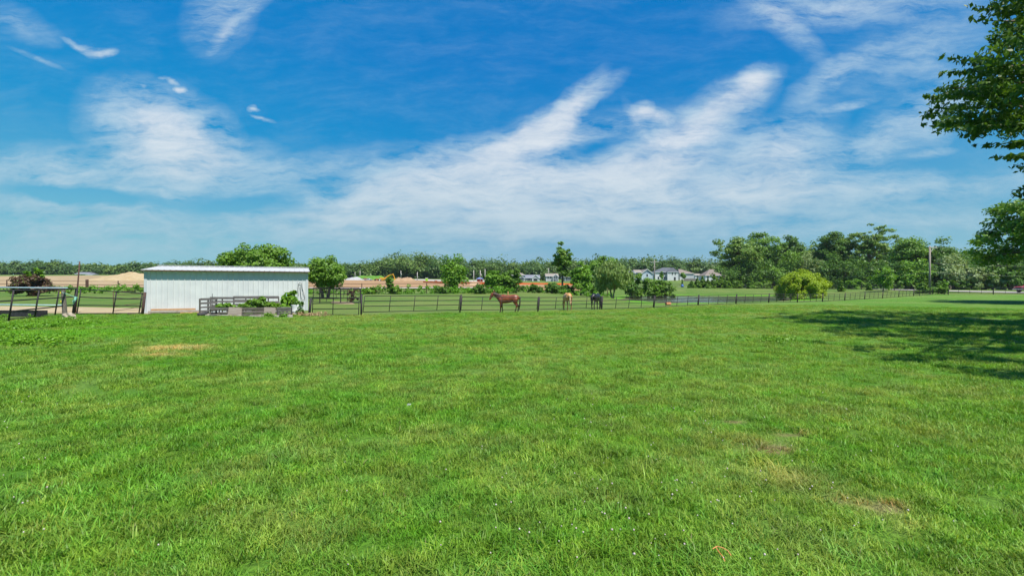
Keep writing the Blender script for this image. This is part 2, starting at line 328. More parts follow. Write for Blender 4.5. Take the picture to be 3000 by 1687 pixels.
def turf_mat(name, tint, mode):
    m, T, out = newmat(name); g = T.n('ShaderNodeGroup'); g.node_tree = TURF; col = g.outputs[0]
    P = T.n('ShaderNodeNewGeometry').outputs['Position']
    b = T.n('ShaderNodeBsdfPrincipled'); b.inputs['Roughness'].default_value = .8; b.inputs['Specular IOR Level'].default_value = .15
    if mode == 'soil':      # the thatch between the blades
        nz = T.noise(P, 26, 4, .7)[0]; n2 = T.noise(P, 6, 4, .6)[0]
        col = T.mix(T.mapr(nz, .3, .7), T.mix(1.0, col, (.55, .55, .5), 'MULTIPLY'), T.mix(1.0, col, (1.25, 1.15, 1.2), 'MULTIPLY'))
        col = T.mix(T.mapr(n2, .35, .7, 0, .35), col, T.mix(1.0, col, (.6, .75, .6), 'MULTIPLY'))
        col = T.mix(1.0, col, tint, 'MULTIPLY')
        bp = T.n('ShaderNodeBump', i_Strength=.9, i_Height=nz); bp.inputs['Distance'].default_value = .05; T.L.new(bp.outputs[0], b.inputs['Normal'])
        T.L.new(col, b.inputs[0]); T.L.new(b.outputs[0], out.inputs[0])
    elif mode == 'pasture':
        sp = T.n('ShaderNodeSeparateXYZ', i_0=P).outputs; xy = T.n('ShaderNodeCombineXYZ', i_0=sp[0], i_1=sp[1]).outputs[0]
        n1 = T.noise(xy, .09, 5, .6, .4)[0]; n2 = T.noise(xy, .9, 5, .65)[0]; n3 = T.noise(xy, 9, 4, .7)[0]
        c = T.mix(T.mapr(n1, .36, .62), (.082, .17, .020), (.15, .21, .045))
        c = T.mix(T.mapr(n2, .42, .72, 0, .5), c, (.19, .22, .07)); c = T.mix(T.mapr(n3, .35, .65), T.mix(1.0, c, (.72, .72, .7), 'MULTIPLY'), c)
        # the soft bank round the pond is greener, its lip is bare mud
        lo = T.mapr(sp[2], -.55, -.28, 1, 0); c = T.mix(T.math('MULTIPLY', lo, T.mapr(sp[1], 55, 62)), c, (.10, .26, .012))
        mud = T.mapr(T.math('ADD', sp[2], T.math('MULTIPLY', n2, .25)), -.62, -.5, 1, 0); c = T.mix(mud, c, (.10, .085, .045))
        T.L.new(c, b.inputs[0]); bp = T.n('ShaderNodeBump', i_Strength=.8, i_Height=n3); bp.inputs['Distance'].default_value = .08
        T.L.new(bp.outputs[0], b.inputs['Normal']); T.L.new(b.outputs[0], out.inputs[0])
    else:                   # blade
        ob = T.n('ShaderNodeObjectInfo').outputs['Random']; ri = T.n('ShaderNodeNewGeometry').outputs['Random Per Island']
        k = T.math('ADD', .72, T.math('MULTIPLY', ri, .62)); kk = T.n('ShaderNodeCombineXYZ', i_0=T.math('MULTIPLY', k, T.math('ADD', .75, T.math('MULTIPLY', ob, .5))), i_1=k, i_2=T.math('MULTIPLY', k, T.math('ADD', .9, T.math('MULTIPLY', ri, .5)))).outputs[0]
        sp_ = T.n('ShaderNodeSeparateXYZ', i_0=P).outputs; q_ = T.n('ShaderNodeCombineXYZ', i_0=sp_[0], i_1=sp_[1]).outputs[0]
        mot = T.mapr(T.noise(q_, 1.7, 4, .6)[0], .36, .66, .78, 1.15); mot = T.math('MULTIPLY', mot, T.mapr(T.noise(q_, 6.5, 3, .6)[0], .35, .65, .84, 1.12))
        col = T.mix(1.0, T.mix(1.0, col, kk, 'MULTIPLY'), T.mix(1.0, T.n('ShaderNodeCombineXYZ', i_0=mot, i_1=mot, i_2=mot).outputs[0], tint, 'MULTIPLY'), 'MULTIPLY')
        col = T.mix(T.math('GREATER_THAN', ri, .982), col, (.30, .27, .12))
        T.L.new(col, b.inputs[0]); b.inputs['Roughness'].default_value = .45; b.inputs['Specular IOR Level'].default_value = .22
        t = T.n('ShaderNodeBsdfTranslucent', i_0=T.mix(1.0, col, (1.2, 1.15, .55), 'MULTIPLY'))
        ms = T.n('ShaderNodeMixShader', i_0=.33, i_1=b.outputs[0], i_2=t.outputs[0]); T.L.new(ms.outputs[0], out.inputs[0])
    return m
M_LAWN = turf_mat('lawn_turf', (1.0, 1.06, 1.0), 'soil'); M_PAST = turf_mat('pasture_turf', (1, 1, 1), 'pasture'); M_BLADE = turf_mat('grass_blade', (1.78, 1.52, 1.3), 'blade')
def grid_faces(nr, nc):
    a = (np.arange(nr - 1)[:, None] * nc + np.arange(nc - 1)[None, :]).ravel(); return np.stack([a, a + 1, a + nc + 1, a + nc], 1)
def ground():
    V = np.stack([_gx.ravel(), _gy.ravel(), GZ.ravel()], 1)
    o = link('ground', npmesh('ground', V, grid_faces(*_gx.shape), M_PAST, True)); tag(o, 'pasture and open ground running out to the woods', kind='structure'); return o
ground()
def ruled(name, A, B, n, m, mat, lift, pw=1.0):
    """sheet draped on the ground between two polylines"""
    def samp(L, t):
        L = np.array(L, float); d = np.r_[0, np.cumsum(np.hypot(*(L[1:] - L[:-1]).T))]; d /= d[-1]; return np.stack([np.interp(t, d, L[:, 0]), np.interp(t, d, L[:, 1])], 1)
    t = np.linspace(0, 1, n); a = samp(A, t); b = samp(B, t); s = (np.linspace(0, 1, m) ** pw)[:, None, None]
    P = a[None] * (1 - s) + b[None] * s; x = P[..., 0].ravel(); y = P[..., 1].ravel()
    V = np.stack([x, y, gh(x, y) + lift], 1); return link(name, npmesh(name, V, grid_faces(m, n), mat, True))
def fpt(t): return (-8.42 + 5.105 * t, 27 + 3.5 * t)
LAWN_EDGE = [(-70, 18), (-34, 20), (-24.2, 22.6), (-26.4, 28.6), (-21.6, 28.4), (-14.6, 31.2), (-12.6, 27.6), fpt(0), fpt(7), fpt(14), (73.5, 84), (100, 84.5), (150, 84.5)]
o = ruled('lawn', LAWN_EDGE, [(-75, -14), (150, -14)], 240, 110, M_LAWN, .012); tag(o, 'mown lawn between the camera and the pipe fence', kind='structure')
# ------------------------------------------------------------------ grass blades
def blade_clump(seed, nb, rad, hgt, wid, bend):
    rg = np.random.default_rng(seed); V = []; Fq = []
    for i in range(nb):
        a = rg.uniform(0, 6.283); r = rad * math.sqrt(rg.uniform()); x, y = r * math.cos(a), r * math.sin(a)
        h = hgt * rg.uniform(.45, 1.15); w = wid * rg.uniform(.6, 1.3); th = rg.uniform(0, 6.283); bd = bend * h * rg.uniform(.2, 1.5)
        dx, dy = math.cos(th), math.sin(th); sx, sy = -dy * w / 2, dx * w / 2; b = len(V)
        for k, (s, ww) in enumerate(((0, 1.0), (.45, .95), (.8, .62), (1.0, .06))):
            cx, cy, cz = x + dx * bd * s * s, y + dy * bd * s * s, h * (s - .25 * s * s * min(1.5, bd / h))
            V += [(cx - sx * ww, cy - sy * ww, cz), (cx + sx * ww, cy + sy * ww, cz)]
        for k in range(3): Fq.append((b + 2 * k, b + 2 * k + 1, b + 2 * k + 3, b + 2 * k + 2))
    return npmesh('grass_clump', np.array(V), np.array(Fq), M_BLADE, True)
def inside(poly, x, y):
    poly = np.array(poly); c = np.zeros(len(x), bool); j = len(poly) - 1
    for i in range(len(poly)):
        xi, yi = poly[i]; xj, yj = poly[j]; t = ((yi > y) != (yj > y)) & (x < (xj - xi) * (y - yi) / (yj - yi + 1e-12) + xi); c ^= t; j = i
    return c
LAWN_POLY = LAWN_EDGE + [(150, -14), (-75, -14)]
def scatter(name, meshes, pts, scale, seed, label, mat=None, tilt=.12):
    """one object: clumps set out over the given ground points"""
    rg = np.random.default_rng(seed); me = bpy.data.meshes.new(name); n = len(pts); me.vertices.add(n); me.vertices.foreach_set('co', np.asarray(pts, np.float32).ravel())
    a = me.attributes.new('rot', 'FLOAT_VECTOR', 'POINT'); rot = np.stack([rg.normal(0, tilt, n), rg.normal(0, tilt, n), rg.uniform(0, 6.283, n)], 1).astype(np.float32); a.data.foreach_set('vector', rot.ravel())
    a = me.attributes.new('size', 'FLOAT', 'POINT'); a.data.foreach_set('value', np.asarray(scale, np.float32)); a = me.attributes.new('pick', 'INT', 'POINT'); a.data.foreach_set('value', rg.integers(0, len(meshes), n).astype(np.int32))
    o = link(name, me); tag(o, label, kind='stuff')
    gt = bpy.data.node_groups.new(name, 'GeometryNodeTree'); gt.interface.new_socket('Geometry', in_out='INPUT', socket_type='NodeSocketGeometry'); gt.interface.new_socket('Geometry', in_out='OUTPUT', socket_type='NodeSocketGeometry')
    T = NT(gt); gi = T.n('NodeGroupInput'); go = T.n('NodeGroupOutput')
    gg = T.n('GeometryNodeGeometryToInstance')
    for i in reversed(range(len(meshes))):
        src = bpy.data.objects.new(name + '_source', meshes[i]); oi = T.n('GeometryNodeObjectInfo'); oi.inputs[0].default_value = src; oi.inputs['As Instance'].default_value = False
        T.L.new(oi.outputs['Geometry'], gg.inputs[0])
    def na(nm, ty): return T.n('GeometryNodeInputNamedAttribute', data_type=ty, i_0=nm).outputs[0]
    ip = T.n('GeometryNodeInstanceOnPoints'); T.L.new(gi.outputs[0], ip.inputs['Points']); T.L.new(gg.outputs[0], ip.inputs['Instance'])
    ip.inputs['Pick Instance'].default_value = True; T.L.new(na('pick', 'INT'), ip.inputs['Instance Index'])
    T.L.new(na('rot', 'FLOAT_VECTOR'), ip.inputs['Rotation']); T.L.new(na('size', 'FLOAT'), ip.inputs['Scale']); T.L.new(ip.outputs[0], go.inputs[0])
    md = o.modifiers.new('scatter', 'NODES'); md.node_group = gt; return o
def wedge(rg, n, r0, r1, half=52):
    r = np.sqrt(rg.uniform(r0 * r0, r1 * r1, n)); a = rg.uniform(-R(half), R(half), n); return r * np.sin(a), r * np.cos(a) - 3.0
def vnoise(x, y, s, seed):
    """smooth value noise for clumpiness"""
    rg = np.random.default_rng(seed); out = 0
    for k in range(6):
        a = rg.uniform(0, 6.283); f = s * rg.uniform(.6, 1.7); out = out + np.sin((x * math.cos(a) + y * math.sin(a)) * f + rg.uniform(0, 6.283) + 1.2 * np.sin((y * math.cos(a) - x * math.sin(a)) * f * .7))
    return out / 6
def lawn_grass():
    rg = np.random.default_rng(11)
    near = [blade_clump(20 + i, 130, .15, .054, .0049, .95) for i in range(7)] + [blade_clump(40 + i, 62, .13, .084, .0064, 1.05) for i in range(3)]
    X, Y, S = [], [], []
    for r0, r1, dens, sc in ((2.6, 7.5, 115, .95), (7.5, 12, 70, 1.0), (12, 19, 27, 1.15), (19, 30, 15, 1.25), (30, 53, 7, 1.4)):
        n = int(dens * R(52) * (r1 * r1 - r0 * r0)); x, y = wedge(rg, n, r0, r1)
        X.append(x); Y.append(y); S.append(sc * (1 + .28 * vnoise(x, y, 1.3, 5)) * rg.uniform(.75, 1.2, n))
    x, y, s = np.concatenate(X), np.concatenate(Y), np.concatenate(S)
    k = inside(LAWN_POLY, x, y); x, y, s = x[k], y[k], s[k]
    for (bx, by, br) in BARE:           # worn spots carry few blades
        d = np.hypot((x - bx), (y - by)) / br; k = (d > 1) | (rg.uniform(size=len(x)) < .12); x, y, s = x[k], y[k], s[k]
    scatter('lawn_grass', near, np.stack([x, y, gh(x, y) + .008], 1), s, 5, 'short green grass of the mown lawn')
def gpt(px, py): z = EYE * F / (py - HY); return ((px - CX) / F * z, z)
BARE = [(*gpt(2265, 1322), .26), (*gpt(2150, 1240), .15), (*gpt(2310, 1278), .2), (*gpt(2590, 1490), .17), (*gpt(2450, 1475), .14), (*gpt(2860, 936), 1.3)]
lawn_grass()
def tall_tufts():
    rg = np.random.default_rng(17); ms = [blade_clump(60 + i, 26, .10, .13, .0065, 1.1) for i in range(4)]
    x, y = wedge(rg, 3000, 3.6, 17); k = vnoise(x, y, 1.1, 9) + rg.normal(0, .25, len(x)) > .42; x, y = x[k], y[k]
    for (cx, cy, n, r) in ((0.05, 5.2, 26, .5), (.2, 6.0, 14, .4), (-3.9, 4.3, 14, .5), (1.0, 2.95, 12, .5), (.3, 2.9, 12, .4), (-1.2, 2.9, 10, .4), (2.35, 4.9, 18, .35), (2.75, 4.4, 12, .3), (3.3, 4.1, 14, .4), (1.9, 5.6, 10, .3)):
        x = np.r_[x, cx + rg.normal(0, r, n)]; y = np.r_[y, cy + rg.normal(0, r, n)]
    scatter('grass_tufts', ms, np.stack([x, y, gh(x, y) + .008], 1), rg.uniform(.6, 1.15, len(x)), 6, 'longer coarse grass tufts standing in the lawn')
tall_tufts()
# ------------------------------------------------------------------ foliage
def leaves(rg, C, n, size, up=.5, out=None, elong=1.7, droop=0.0, flat=.6, spread=1.0):
    """n leaf blades scattered in clumps C (k,4: x y z radius); returns verts, quads"""
    C = np.asarray(C, float); w = C[:, 3] ** 2; idx = rg.choice(len(C), n, p=w / w.sum())
    d = rg.normal(size=(n, 3)); d /= np.linalg.norm(d, axis=1)[:, None]; r = rg.uniform(0, 1, n) ** .45
    off = d * r[:, None] * C[idx, 3:4] * spread; off[:, 2] *= flat
    P = C[idx, :3] + off
    nor = rg.normal(size=(n, 3)) * .75 + d * .55; nor[:, 2] += up * 1.6
    if out is not None: o = P - np.asarray(out); nor += .5 * o / (np.linalg.norm(o, axis=1)[:, None] + 1e-6)
    nor /= np.linalg.norm(nor, axis=1)[:, None]
    t = rg.normal(size=(n, 3)); t[:, 2] -= droop; t -= nor * (t * nor).sum(1)[:, None]; t /= np.linalg.norm(t, axis=1)[:, None] + 1e-9
    b = np.cross(nor, t); s = size * rg.uniform(.6, 1.35, n)[:, None]
    if droop > 1.2: t = t * .4 + np.array([0, 0, -1.0]) * .8; t /= np.linalg.norm(t, axis=1)[:, None]
    L = t * s * elong * .5; Wd = b * s * .5; k = nor * s * .12
    V = np.stack([P - L, P + Wd + k - L * .1, P + L, P - Wd + k - L * .1], 1).reshape(-1, 3)
    return V, np.arange(n * 4).reshape(n, 4)
def crown_clumps(rg, c, rx, ry, rz, n, cr, lobes=.22, shell=.42, cut=-1.0, top=1.0, skirt=0.0):
    """clump centres in a lumpy ellipsoid"""
    out = []; ph = rg.uniform(0, 6.283, 8)
    while len(out) < n:
        d = rg.normal(size=3); d /= np.linalg.norm(d)
        if d[2] < cut: continue
        az = math.atan2(d[1], d[0]); el = math.asin(d[2])
        k = 1 + lobes * (math.sin(2 * az + ph[0]) * .5 + math.sin(3 * az + ph[1] + 2 * el) * .5 + math.sin(5 * az + 3 * el + ph[2]) * .35 + math.sin(4 * el + ph[3] + az) * .4)
        r = rg.uniform() ** shell * k; hs = 1 + skirt * (1 / max(.3, math.hypot(d[0], d[1])) - 1) if d[2] < 0 else 1
        out.append((c[0] + d[0] * rx * r * hs, c[1] + d[1] * ry * r * hs, c[2] + d[2] * rz * r * (top if d[2] > 0 else 1), cr * rg.uniform(.65, 1.35)))
    return np.array(out)
def wood_mesh(rg, base, top, r0, C, nl, rl, lean=(0, 0), stems=1, n=7):
    """trunk (or several stems) from the ground and limbs running out into the clumps"""
    mb = MB(); base = Vector(base); top = Vector(top)
    ends = []
    for s in range(stems):
        a = 6.283 * s / stems + .5; tp = top + (Vector((math.cos(a), math.sin(a), 0)) * (top.z - base.z) * .28 if stems > 1 else Vector())
        bs = base + (Vector((math.cos(a), math.sin(a), 0)) * r0 * 1.1 if stems > 1 else Vector())
        pts = [bs.lerp(tp, t) + Vector((rg.normal(0, r0 * .35), rg.normal(0, r0 * .35), 0)) * (0 < t < 1) for t in (0, .06, .25, .5, .75, 1)]
        mb.tube(pts, [r0 * 1.45, r0 * 1.05, r0 * .92, r0 * .75, r0 * .55, r0 * .25], n); ends.append((bs, tp))
    idx = rg.choice(len(C), min(nl, len(C)), replace=False)
    for q, i in enumerate(idx):
        bs, tp = ends[q % stems]; e = Vector(C[i, :3]); f = rg.uniform(.35, .95); st = bs.lerp(tp, f)
        if e.z < st.z - .5: st = bs.lerp(tp, max(.2, f * .5))
        mid = st.lerp(e, .5) + Vector((0, 0, .12 * (e - st).length))
        mb.tube([st, st.lerp(mid, .6), mid, mid.lerp(e, .6), e], [rl, rl * .8, rl * .6, rl * .4, rl * .15], 5, cap=False)
    return mb
M_BARK = pm('bark', (.11, .085, .06), (.19, .15, .11), 9, .9, .6, 30, stretch=(1, 1, .25))
M_BARK_PALE = pm('pale_bark', (.20, .16, .11), (.30, .25, .18), 9, .9, .5, 30, stretch=(1, 1, .25))
LM = dict(
 mid=leafmat('leaf_mid_green', (0.092, 0.215, 0.02), (0.19, 0.34, 0.034)),
 dark=leafmat('leaf_dark_green', (0.06, 0.155, 0.024), (0.14, 0.262, 0.034)),
 bright=leafmat('leaf_bright_green', (0.103, 0.255, 0.017), (0.207, 0.380, 0.030)),
 lime=leafmat('leaf_yellow_green', (.23, .36, .010), (.37, .49, .020), nscale=.5),
 silver=leafmat('leaf_silver_green', (0.17, 0.25, 0.09), (0.32, 0.42, 0.18)),
 willow=leafmat('leaf_willow', (0.145, 0.235, 0.055), (0.276, 0.386, 0.103)),
 locust=leafmat('leaf_locust', (0.112, 0.22, 0.03), (0.22, 0.345, 0.054)),
 purple=leafmat('leaf_purple', (0.076, 0.052, 0.030), (0.172, 0.091, 0.058), (0.124, 0.179, 0.028)),
 cedar=leafmat('leaf_cedar', (.085, .20, .016), (.185, .32, .028)),
 maple=leafmat('leaf_maple', (0.048, 0.125, 0.014), (0.105, 0.21, 0.024), tr=.38, nscale=.5),
 vine=leafmat('leaf_vine', (0.097, 0.262, 0.017), (0.186, 0.400, 0.025)),
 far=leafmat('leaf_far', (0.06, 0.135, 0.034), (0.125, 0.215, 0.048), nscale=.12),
 farpale=leafmat('leaf_far_light', (0.092, 0.172, 0.036), (0.175, 0.27, 0.055), nscale=.12),  # paler leaf tone, given to some far trees at random
)
def plant(name, label, cat, base, C, nleaf, size, lm, group=None, trunk=None, wood=M_BARK, seed=1, up=.5, elong=1.7, droop=0.0, flat=.6, lod=None, part='crown', extra=None):
    """a plant as a thing: Empty at its foot > trunk, crown"""
    rg = np.random.default_rng(seed); o = empty(name, base, 0, label, cat, group); B = np.array(base)
    C = np.array(C, float); C[:, :3] -= B
    V, Q = leaves(rg, C, nleaf, size, up, C[:, :3].mean(0), elong, droop, flat)
    link(part, npmesh(part, V, Q, lm), o)
    if extra:
        V, Q = leaves(rg, np.array(extra[0]) - np.array([*base, 0]), extra[1], extra[2], .8, None, 2.2); link(extra[4], npmesh(extra[4], V, Q, extra[3]), o)
    if trunk:
        top, r0, nl, rl, st = trunk; wm = wood_mesh(rg, (0, 0, -.1), Vector(top) - Vector(base), r0, C, nl, rl, stems=st); wm.build('trunk', wood, o, smooth=True)
    return o
def tree(name, label, px, z, top_py, w_px, lm, seed, base_py=None, low_py=None, cat='tree', group=None, nc=70, cr=None, nleaf=5200, size=.2, lobes=.25, shell=.45, r0=.22, stems=1, nl=16, flat=.6, droop=0.0, elong=1.7, up=.5, dx=0.0, depth=1.0, wood=M_BARK, cut=-1.0, tphi=.55):
    """tree from its bearing px, distance z, the rows of its top and lowest leaves and its width in the photo"""
    b = on(px, z); top = hz(top_py, z); low = hz(low_py, z) if low_py else b.z + .2; rx = w_px / F * z / 2; rz = (top - low) / 2
    c = (b.x + dx, b.y, (top + low) / 2); rg = np.random.default_rng(seed)
    cr = cr or .30 * min(rx, rz) + .12
    C = crown_clumps(rg, c, max(rx - cr * .7, .1), max(rx - cr * .7, .1) * depth, max(rz - cr * .5, .1), nc, cr, lobes, shell, cut)
    return plant(name, label, cat, tuple(b), C, nleaf, size, lm, group, ((b.x + dx * .6, b.y, low + (top - low) * tphi), r0, nl, r0 * .4, stems), wood, seed, up, elong, droop, flat)
def bush(name, label, px, z, top_py, w_px, lm, seed, base_py=None, cat='shrub', group=None, nc=34, nleaf=1600, size=.16, lobes=.2, up=.5, stems=True, droop=0., elong=1.7, depth=1.0, flat=.8, cone=False, shell=.42):
    """leafy to the ground"""
    b = on(px, z); top = hz(top_py, z); h = top - b.z; rx = w_px / F * z / 2; rg = np.random.default_rng(seed); C = []
    if cone:
        h *= 1.06; C += [(b.x, b.y, b.z + h * (.80 + .045 * i), rx * (.20 - .03 * i)) for i in range(5)]
        for i in range(nc):
            t = rg.uniform() ** 1.05; a = rg.uniform(0, 6.283); r = rx * (1 - t) ** .8 * (.35 + .65 * rg.uniform() ** .5) * (1 + .15 * math.sin(3 * a + seed)); C.append((b.x + r * math.cos(a), b.y + r * math.sin(a), b.z + .1 + h * .93 * t, max(.12, rx * .34 * (1.15 - t))))
    else:
        cr = .3 * min(rx, h / 2) + .05; C = crown_clumps(rg, (b.x, b.y, b.z + h * .48), max(.1, rx - cr * .6), max(.1, rx - cr * .6) * depth, max(.1, h * .52 - cr * .3), nc, cr, lobes, shell, skirt=.8)
    st = 5 if stems and not cone else 1
    return plant(name, label, cat, tuple(b), np.array(C), nleaf, size, lm, group, ((b.x, b.y, b.z + h * (.85 if cone else .5)), max(.03, rx * .04), 6, .02, st), M_BARK, seed, up, elong, droop, flat, part='foliage')
# ---- far woods: each reads as one mass
def profile(pts, x): p = np.array(pts, float); return np.interp(x, p[:, 0], p[:, 1])
def far_wood(name, label, px0, px1, z0, rows, top_pts, seed, lm, lm2, gap=7.5, per=520, size=1.0, base_py=None, slope=0.0, trunks=True):
    rg = np.random.default_rng(seed); Vs = [[], []]; Qs = [[], []]; nv = [0, 0]; tr = MB()
    for r_ in range(rows):
        z = z0 + r_ * 9; step = gap / z * F; p = px0 + rg.uniform(0, step)
        while p < px1:
            zz = z + rg.uniform(-4, 4) + slope * (p - px0); pp = p + rg.normal(0, step * .2); b = on(pp, zz)
            top = hz(profile(top_pts, pp) + rg.normal(1.0, 3.2), zz); h = max(6.0, top - b.z) * (1.16 - .05 * (rows - 1 - r_) * (r_ < rows - 1)) * rg.uniform(.88, 1.04)
            rx = rg.uniform(.5, 1.15) * gap; lo = .0 if r_ == 0 else .12
            C = crown_clumps(rg, (b.x, b.y, b.z + h * (1 + lo) / 2), rx * .8, rx * .8, h * (1 - lo) / 2 * .88, 30, rx * .42, .3, .42, skirt=.6)
            if r_ in (0, 2):
                Cu = np.array([(b.x + rg.uniform(-gap, gap), b.y + rg.uniform(-3, 3), b.z + rg.uniform(.3, h * .45), rg.uniform(1.2, 2.4)) for _ in range(16)])
                V, Q = leaves(rg, Cu, int(per * .8), size, .4, None, 1.5, 0, .8); q = 0; Vs[q].append(V); Qs[q].append(Q + nv[q]); nv[q] += len(V)
            if False: C = np.concatenate([C, np.array([(b.x + rg.normal(0, gap * .5), b.y - rg.uniform(0, 3), b.z + rg.uniform(.3, 3.2), rg.uniform(1, 1.9)) for _ in range(9)])])
            q = 1 if rg.uniform() < .38 else 0
            V, Q = leaves(rg, C, per if r_ < 2 else int(per * .7), size * rg.uniform(.8, 1.1), .55, (b.x, b.y, b.z + h * .5), 1.5, 0, .7); Vs[q].append(V); Qs[q].append(Q + nv[q]); nv[q] += len(V)
            if r_ == 0 and trunks: tr.tube([b - Vector((0, 0, .3)), b + Vector((rg.normal(0, .4), 0, h * .6))], [.28, .14], 5)
            p += step * rg.uniform(.75, 1.25)
    V = np.concatenate(Vs[0] + Vs[1]); Q = np.concatenate([np.concatenate(Qs[0]), np.concatenate(Qs[1]) + nv[0]])
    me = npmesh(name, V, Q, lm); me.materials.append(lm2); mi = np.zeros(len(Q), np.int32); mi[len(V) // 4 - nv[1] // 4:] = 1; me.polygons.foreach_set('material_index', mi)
    o = link(name, me); tag(o, label, 'wood', kind='stuff')
    if trunks: tr.build('trunks', M_BARK_PALE, o); 
    return o
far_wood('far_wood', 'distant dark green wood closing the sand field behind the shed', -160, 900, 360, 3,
  [(-160, 772), (0, 770), (45, 769), (72, 780), (88, 777), (112, 765), (165, 763), (182, 773), (205, 777), (250, 781), (290, 776), (330, 780), (370, 775), (430, 772), (500, 776), (560, 774), (640, 771), (700, 776), (780, 772), (900, 772)], 31, LM['far'], LM['farpale'], gap=9, per=640, size=1.1)
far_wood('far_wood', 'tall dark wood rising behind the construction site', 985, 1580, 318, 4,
  [(985, 776), (1015, 772), (1050, 772), (1085, 779), (1103, 767), (1140, 760), (1163, 752), (1182, 747), (1205, 750), (1225, 746), (1262, 747), (1285, 754), (1320, 756), (1360, 762), (1400, 759), (1425, 762), (1450, 770), (1500, 772), (1550, 768), (1580, 766)], 32, LM['far'], LM['farpale'], gap=11, per=1150, size=.9)
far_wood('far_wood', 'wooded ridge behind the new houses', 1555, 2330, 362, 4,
  [(1555, 768), (1600, 763), (1640, 765), (1700, 761), (1760, 760), (1830, 759), (1880, 757), (1930, 754), (1980, 758), (2030, 762), (2080, 764), (2330, 768)], 33, LM['far'], LM['farpale'], gap=10, per=640, size=1.1)
# ---- trees behind the shed
tree('shade_tree', 'wide bright green tree rising behind the white shed roof', 755, 47, 713, 208, LM['mid'], 41, low_py=815, nc=150, nleaf=17000, size=.17, cr=.8, r0=.28, lobes=.3, shell=.4, depth=.8)
tree('shade_tree', 'round green tree with a forked trunk just past the end of the white shed', 953, 53, 748, 142, LM['mid'], 42, low_py=850, nc=130, nleaf=14000, size=.17, cr=.75, r0=.17, stems=2, lobes=.25, tphi=.45)
# ---- purple bush on the left, with green shoots
b = on(98, 56)
rg = np.random.default_rng(43); C = crown_clumps(rg, (b.x, b.y, b.z + 1.25), 2.5, 1.8, 1.05, 60, .5, .25)
sh = [(b.x + rg.uniform(-.9, 1.1), b.y + rg.uniform(-.4, .4), b.z + rg.uniform(2.3, 3.2), .22) for _ in range(16)] + [(b.x + 1.6 + rg.uniform(-.2, .7), b.y - 1.2 + rg.uniform(-.3, .3), b.z + rg.uniform(.4, 1.2), .26) for _ in range(14)]
plant('plum_bush', 'dark purple leaved bush with pale green shoots behind the left gate', 'shrub', tuple(b), C, 9500, .135, LM['purple'], None, ((b.x, b.y, b.z + 1.3), .09, 14, .04, 4), M_BARK, 43, .5, 1.7, 0., .6, part='foliage', extra=(sh[:16], 420, .18, LM['bright'], 'green_shoots'))
# ---- growth along the back of the paddock
def vine_cover(name, label, spec, seed, lm, size, per):
    rg = np.random.default_rng(seed); C = []
    for (p0, p1, z, h0, h1) in spec:
        n = max(2, int(abs(p1 - p0) / F * z / .55))
        for i in range(n):
            pp = p0 + (p1 - p0) * (i + rg.uniform()) / n; b = on(pp, z + rg.normal(0, .5)); h = rg.uniform(h0, h1)
            for _ in range(3): C.append((b.x + rg.normal(0, .35), b.y + rg.normal(0, .3), b.z + h * rg.uniform(.15, .95), .16 + .22 * h))
    V, Q = leaves(rg, np.array(C), per * len(C), size, .5, None, 1.5, 0, .8); o = link(name, npmesh(name, V, Q, lm)); tag(o, label, kind='stuff')
vine_cover('vine_cover', 'low green vines matted along the pipe fence behind the left gate', [(-60, 60, 68, .5, 1.0), (120, 430, 68, .6, 1.3), (430, 900, 70, .5, 1.0)], 51, LM['vine'], .16, 26)
vine_cover('vine_cover', 'low leafy vines matted along the back of the horse pasture', [(900, 1060, 72, .4, .9), (1060, 1500, 80, .6, 1.5), (1300, 1500, 82, .5, 1.2), (1500, 1790, 90, .5, 1.2)], 52, LM['vine'], .17, 26)
HG = 'shrubs and small trees along the pasture hedgerow'
bush('hedge_bush', 'leafy bright bush in the hedgerow just left of the slim conifer', 1082, 79, 842, 46, LM['bright'], 61, nleaf=1300, size=.2, group=HG)
bush('slim_conifer', 'slim pointed evergreen standing out of the hedgerow before the brown field', 1142, 79, 803, 24, LM['cedar'], 62, cat='tree', nc=46, nleaf=1900, size=.17, cone=False, lobes=.12, stems=False)
bush('hedge_bush', 'green bush hugging the foot of the slim conifer', 1157, 78.4, 838, 42, LM['mid'], 63, nleaf=1300, size=.2, group=HG)
bush('hedge_bush', 'dark rounded bush at the foot of the yellowish tree', 1298, 79.5, 838, 52, LM['dark'], 64, nleaf=1500, size=.2, group=HG)
tree('hedgerow_tree', 'yellowish green tree with dark twiggy top left of the chestnut horse', 1332, 84, 753, 82, LM['bright'], 65, low_py=852, nc=80, nleaf=6500, size=.24, lobes=.3, r0=.16, flat=.8, group=HG)
bush('hedge_bush', 'dark bush hanging over the grass just left of the chestnut horse', 1408, 78, 832, 46, LM['dark'], 66, nleaf=1700, size=.2, group=HG)
tree('hedgerow_tree', 'light green leafy tree above the head of the chestnut horse', 1447, 83, 785, 58, LM['bright'], 67, low_py=856, nc=50, nleaf=3600, size=.23, r0=.09, stems=2, lobes=.3, group=HG)
tree('hedgerow_tree', 'green bushy tree between the light tree and the grey gabled house', 1485, 84, 793, 66, LM['mid'], 68, low_py=858, nc=60, nleaf=4200, size=.23, r0=.1, stems=3, lobes=.3, group=HG)
bush('hedge_bush', 'dark upright bush to the left of the grey gabled house', 1512, 83, 790, 40, LM['dark'], 69, nleaf=2300, size=.2, cat='shrub', group=HG)
bush('hedge_bush', 'broad dark bush in front of the grey gabled house', 1567, 88, 832, 62, LM['dark'], 70, nleaf=2100, size=.21, group=HG)
bush('hedge_bush', 'dark bush in front of the small tan roofed house', 1618, 89, 822, 50, LM['dark'], 71, nleaf=1900, size=.21, group=HG)
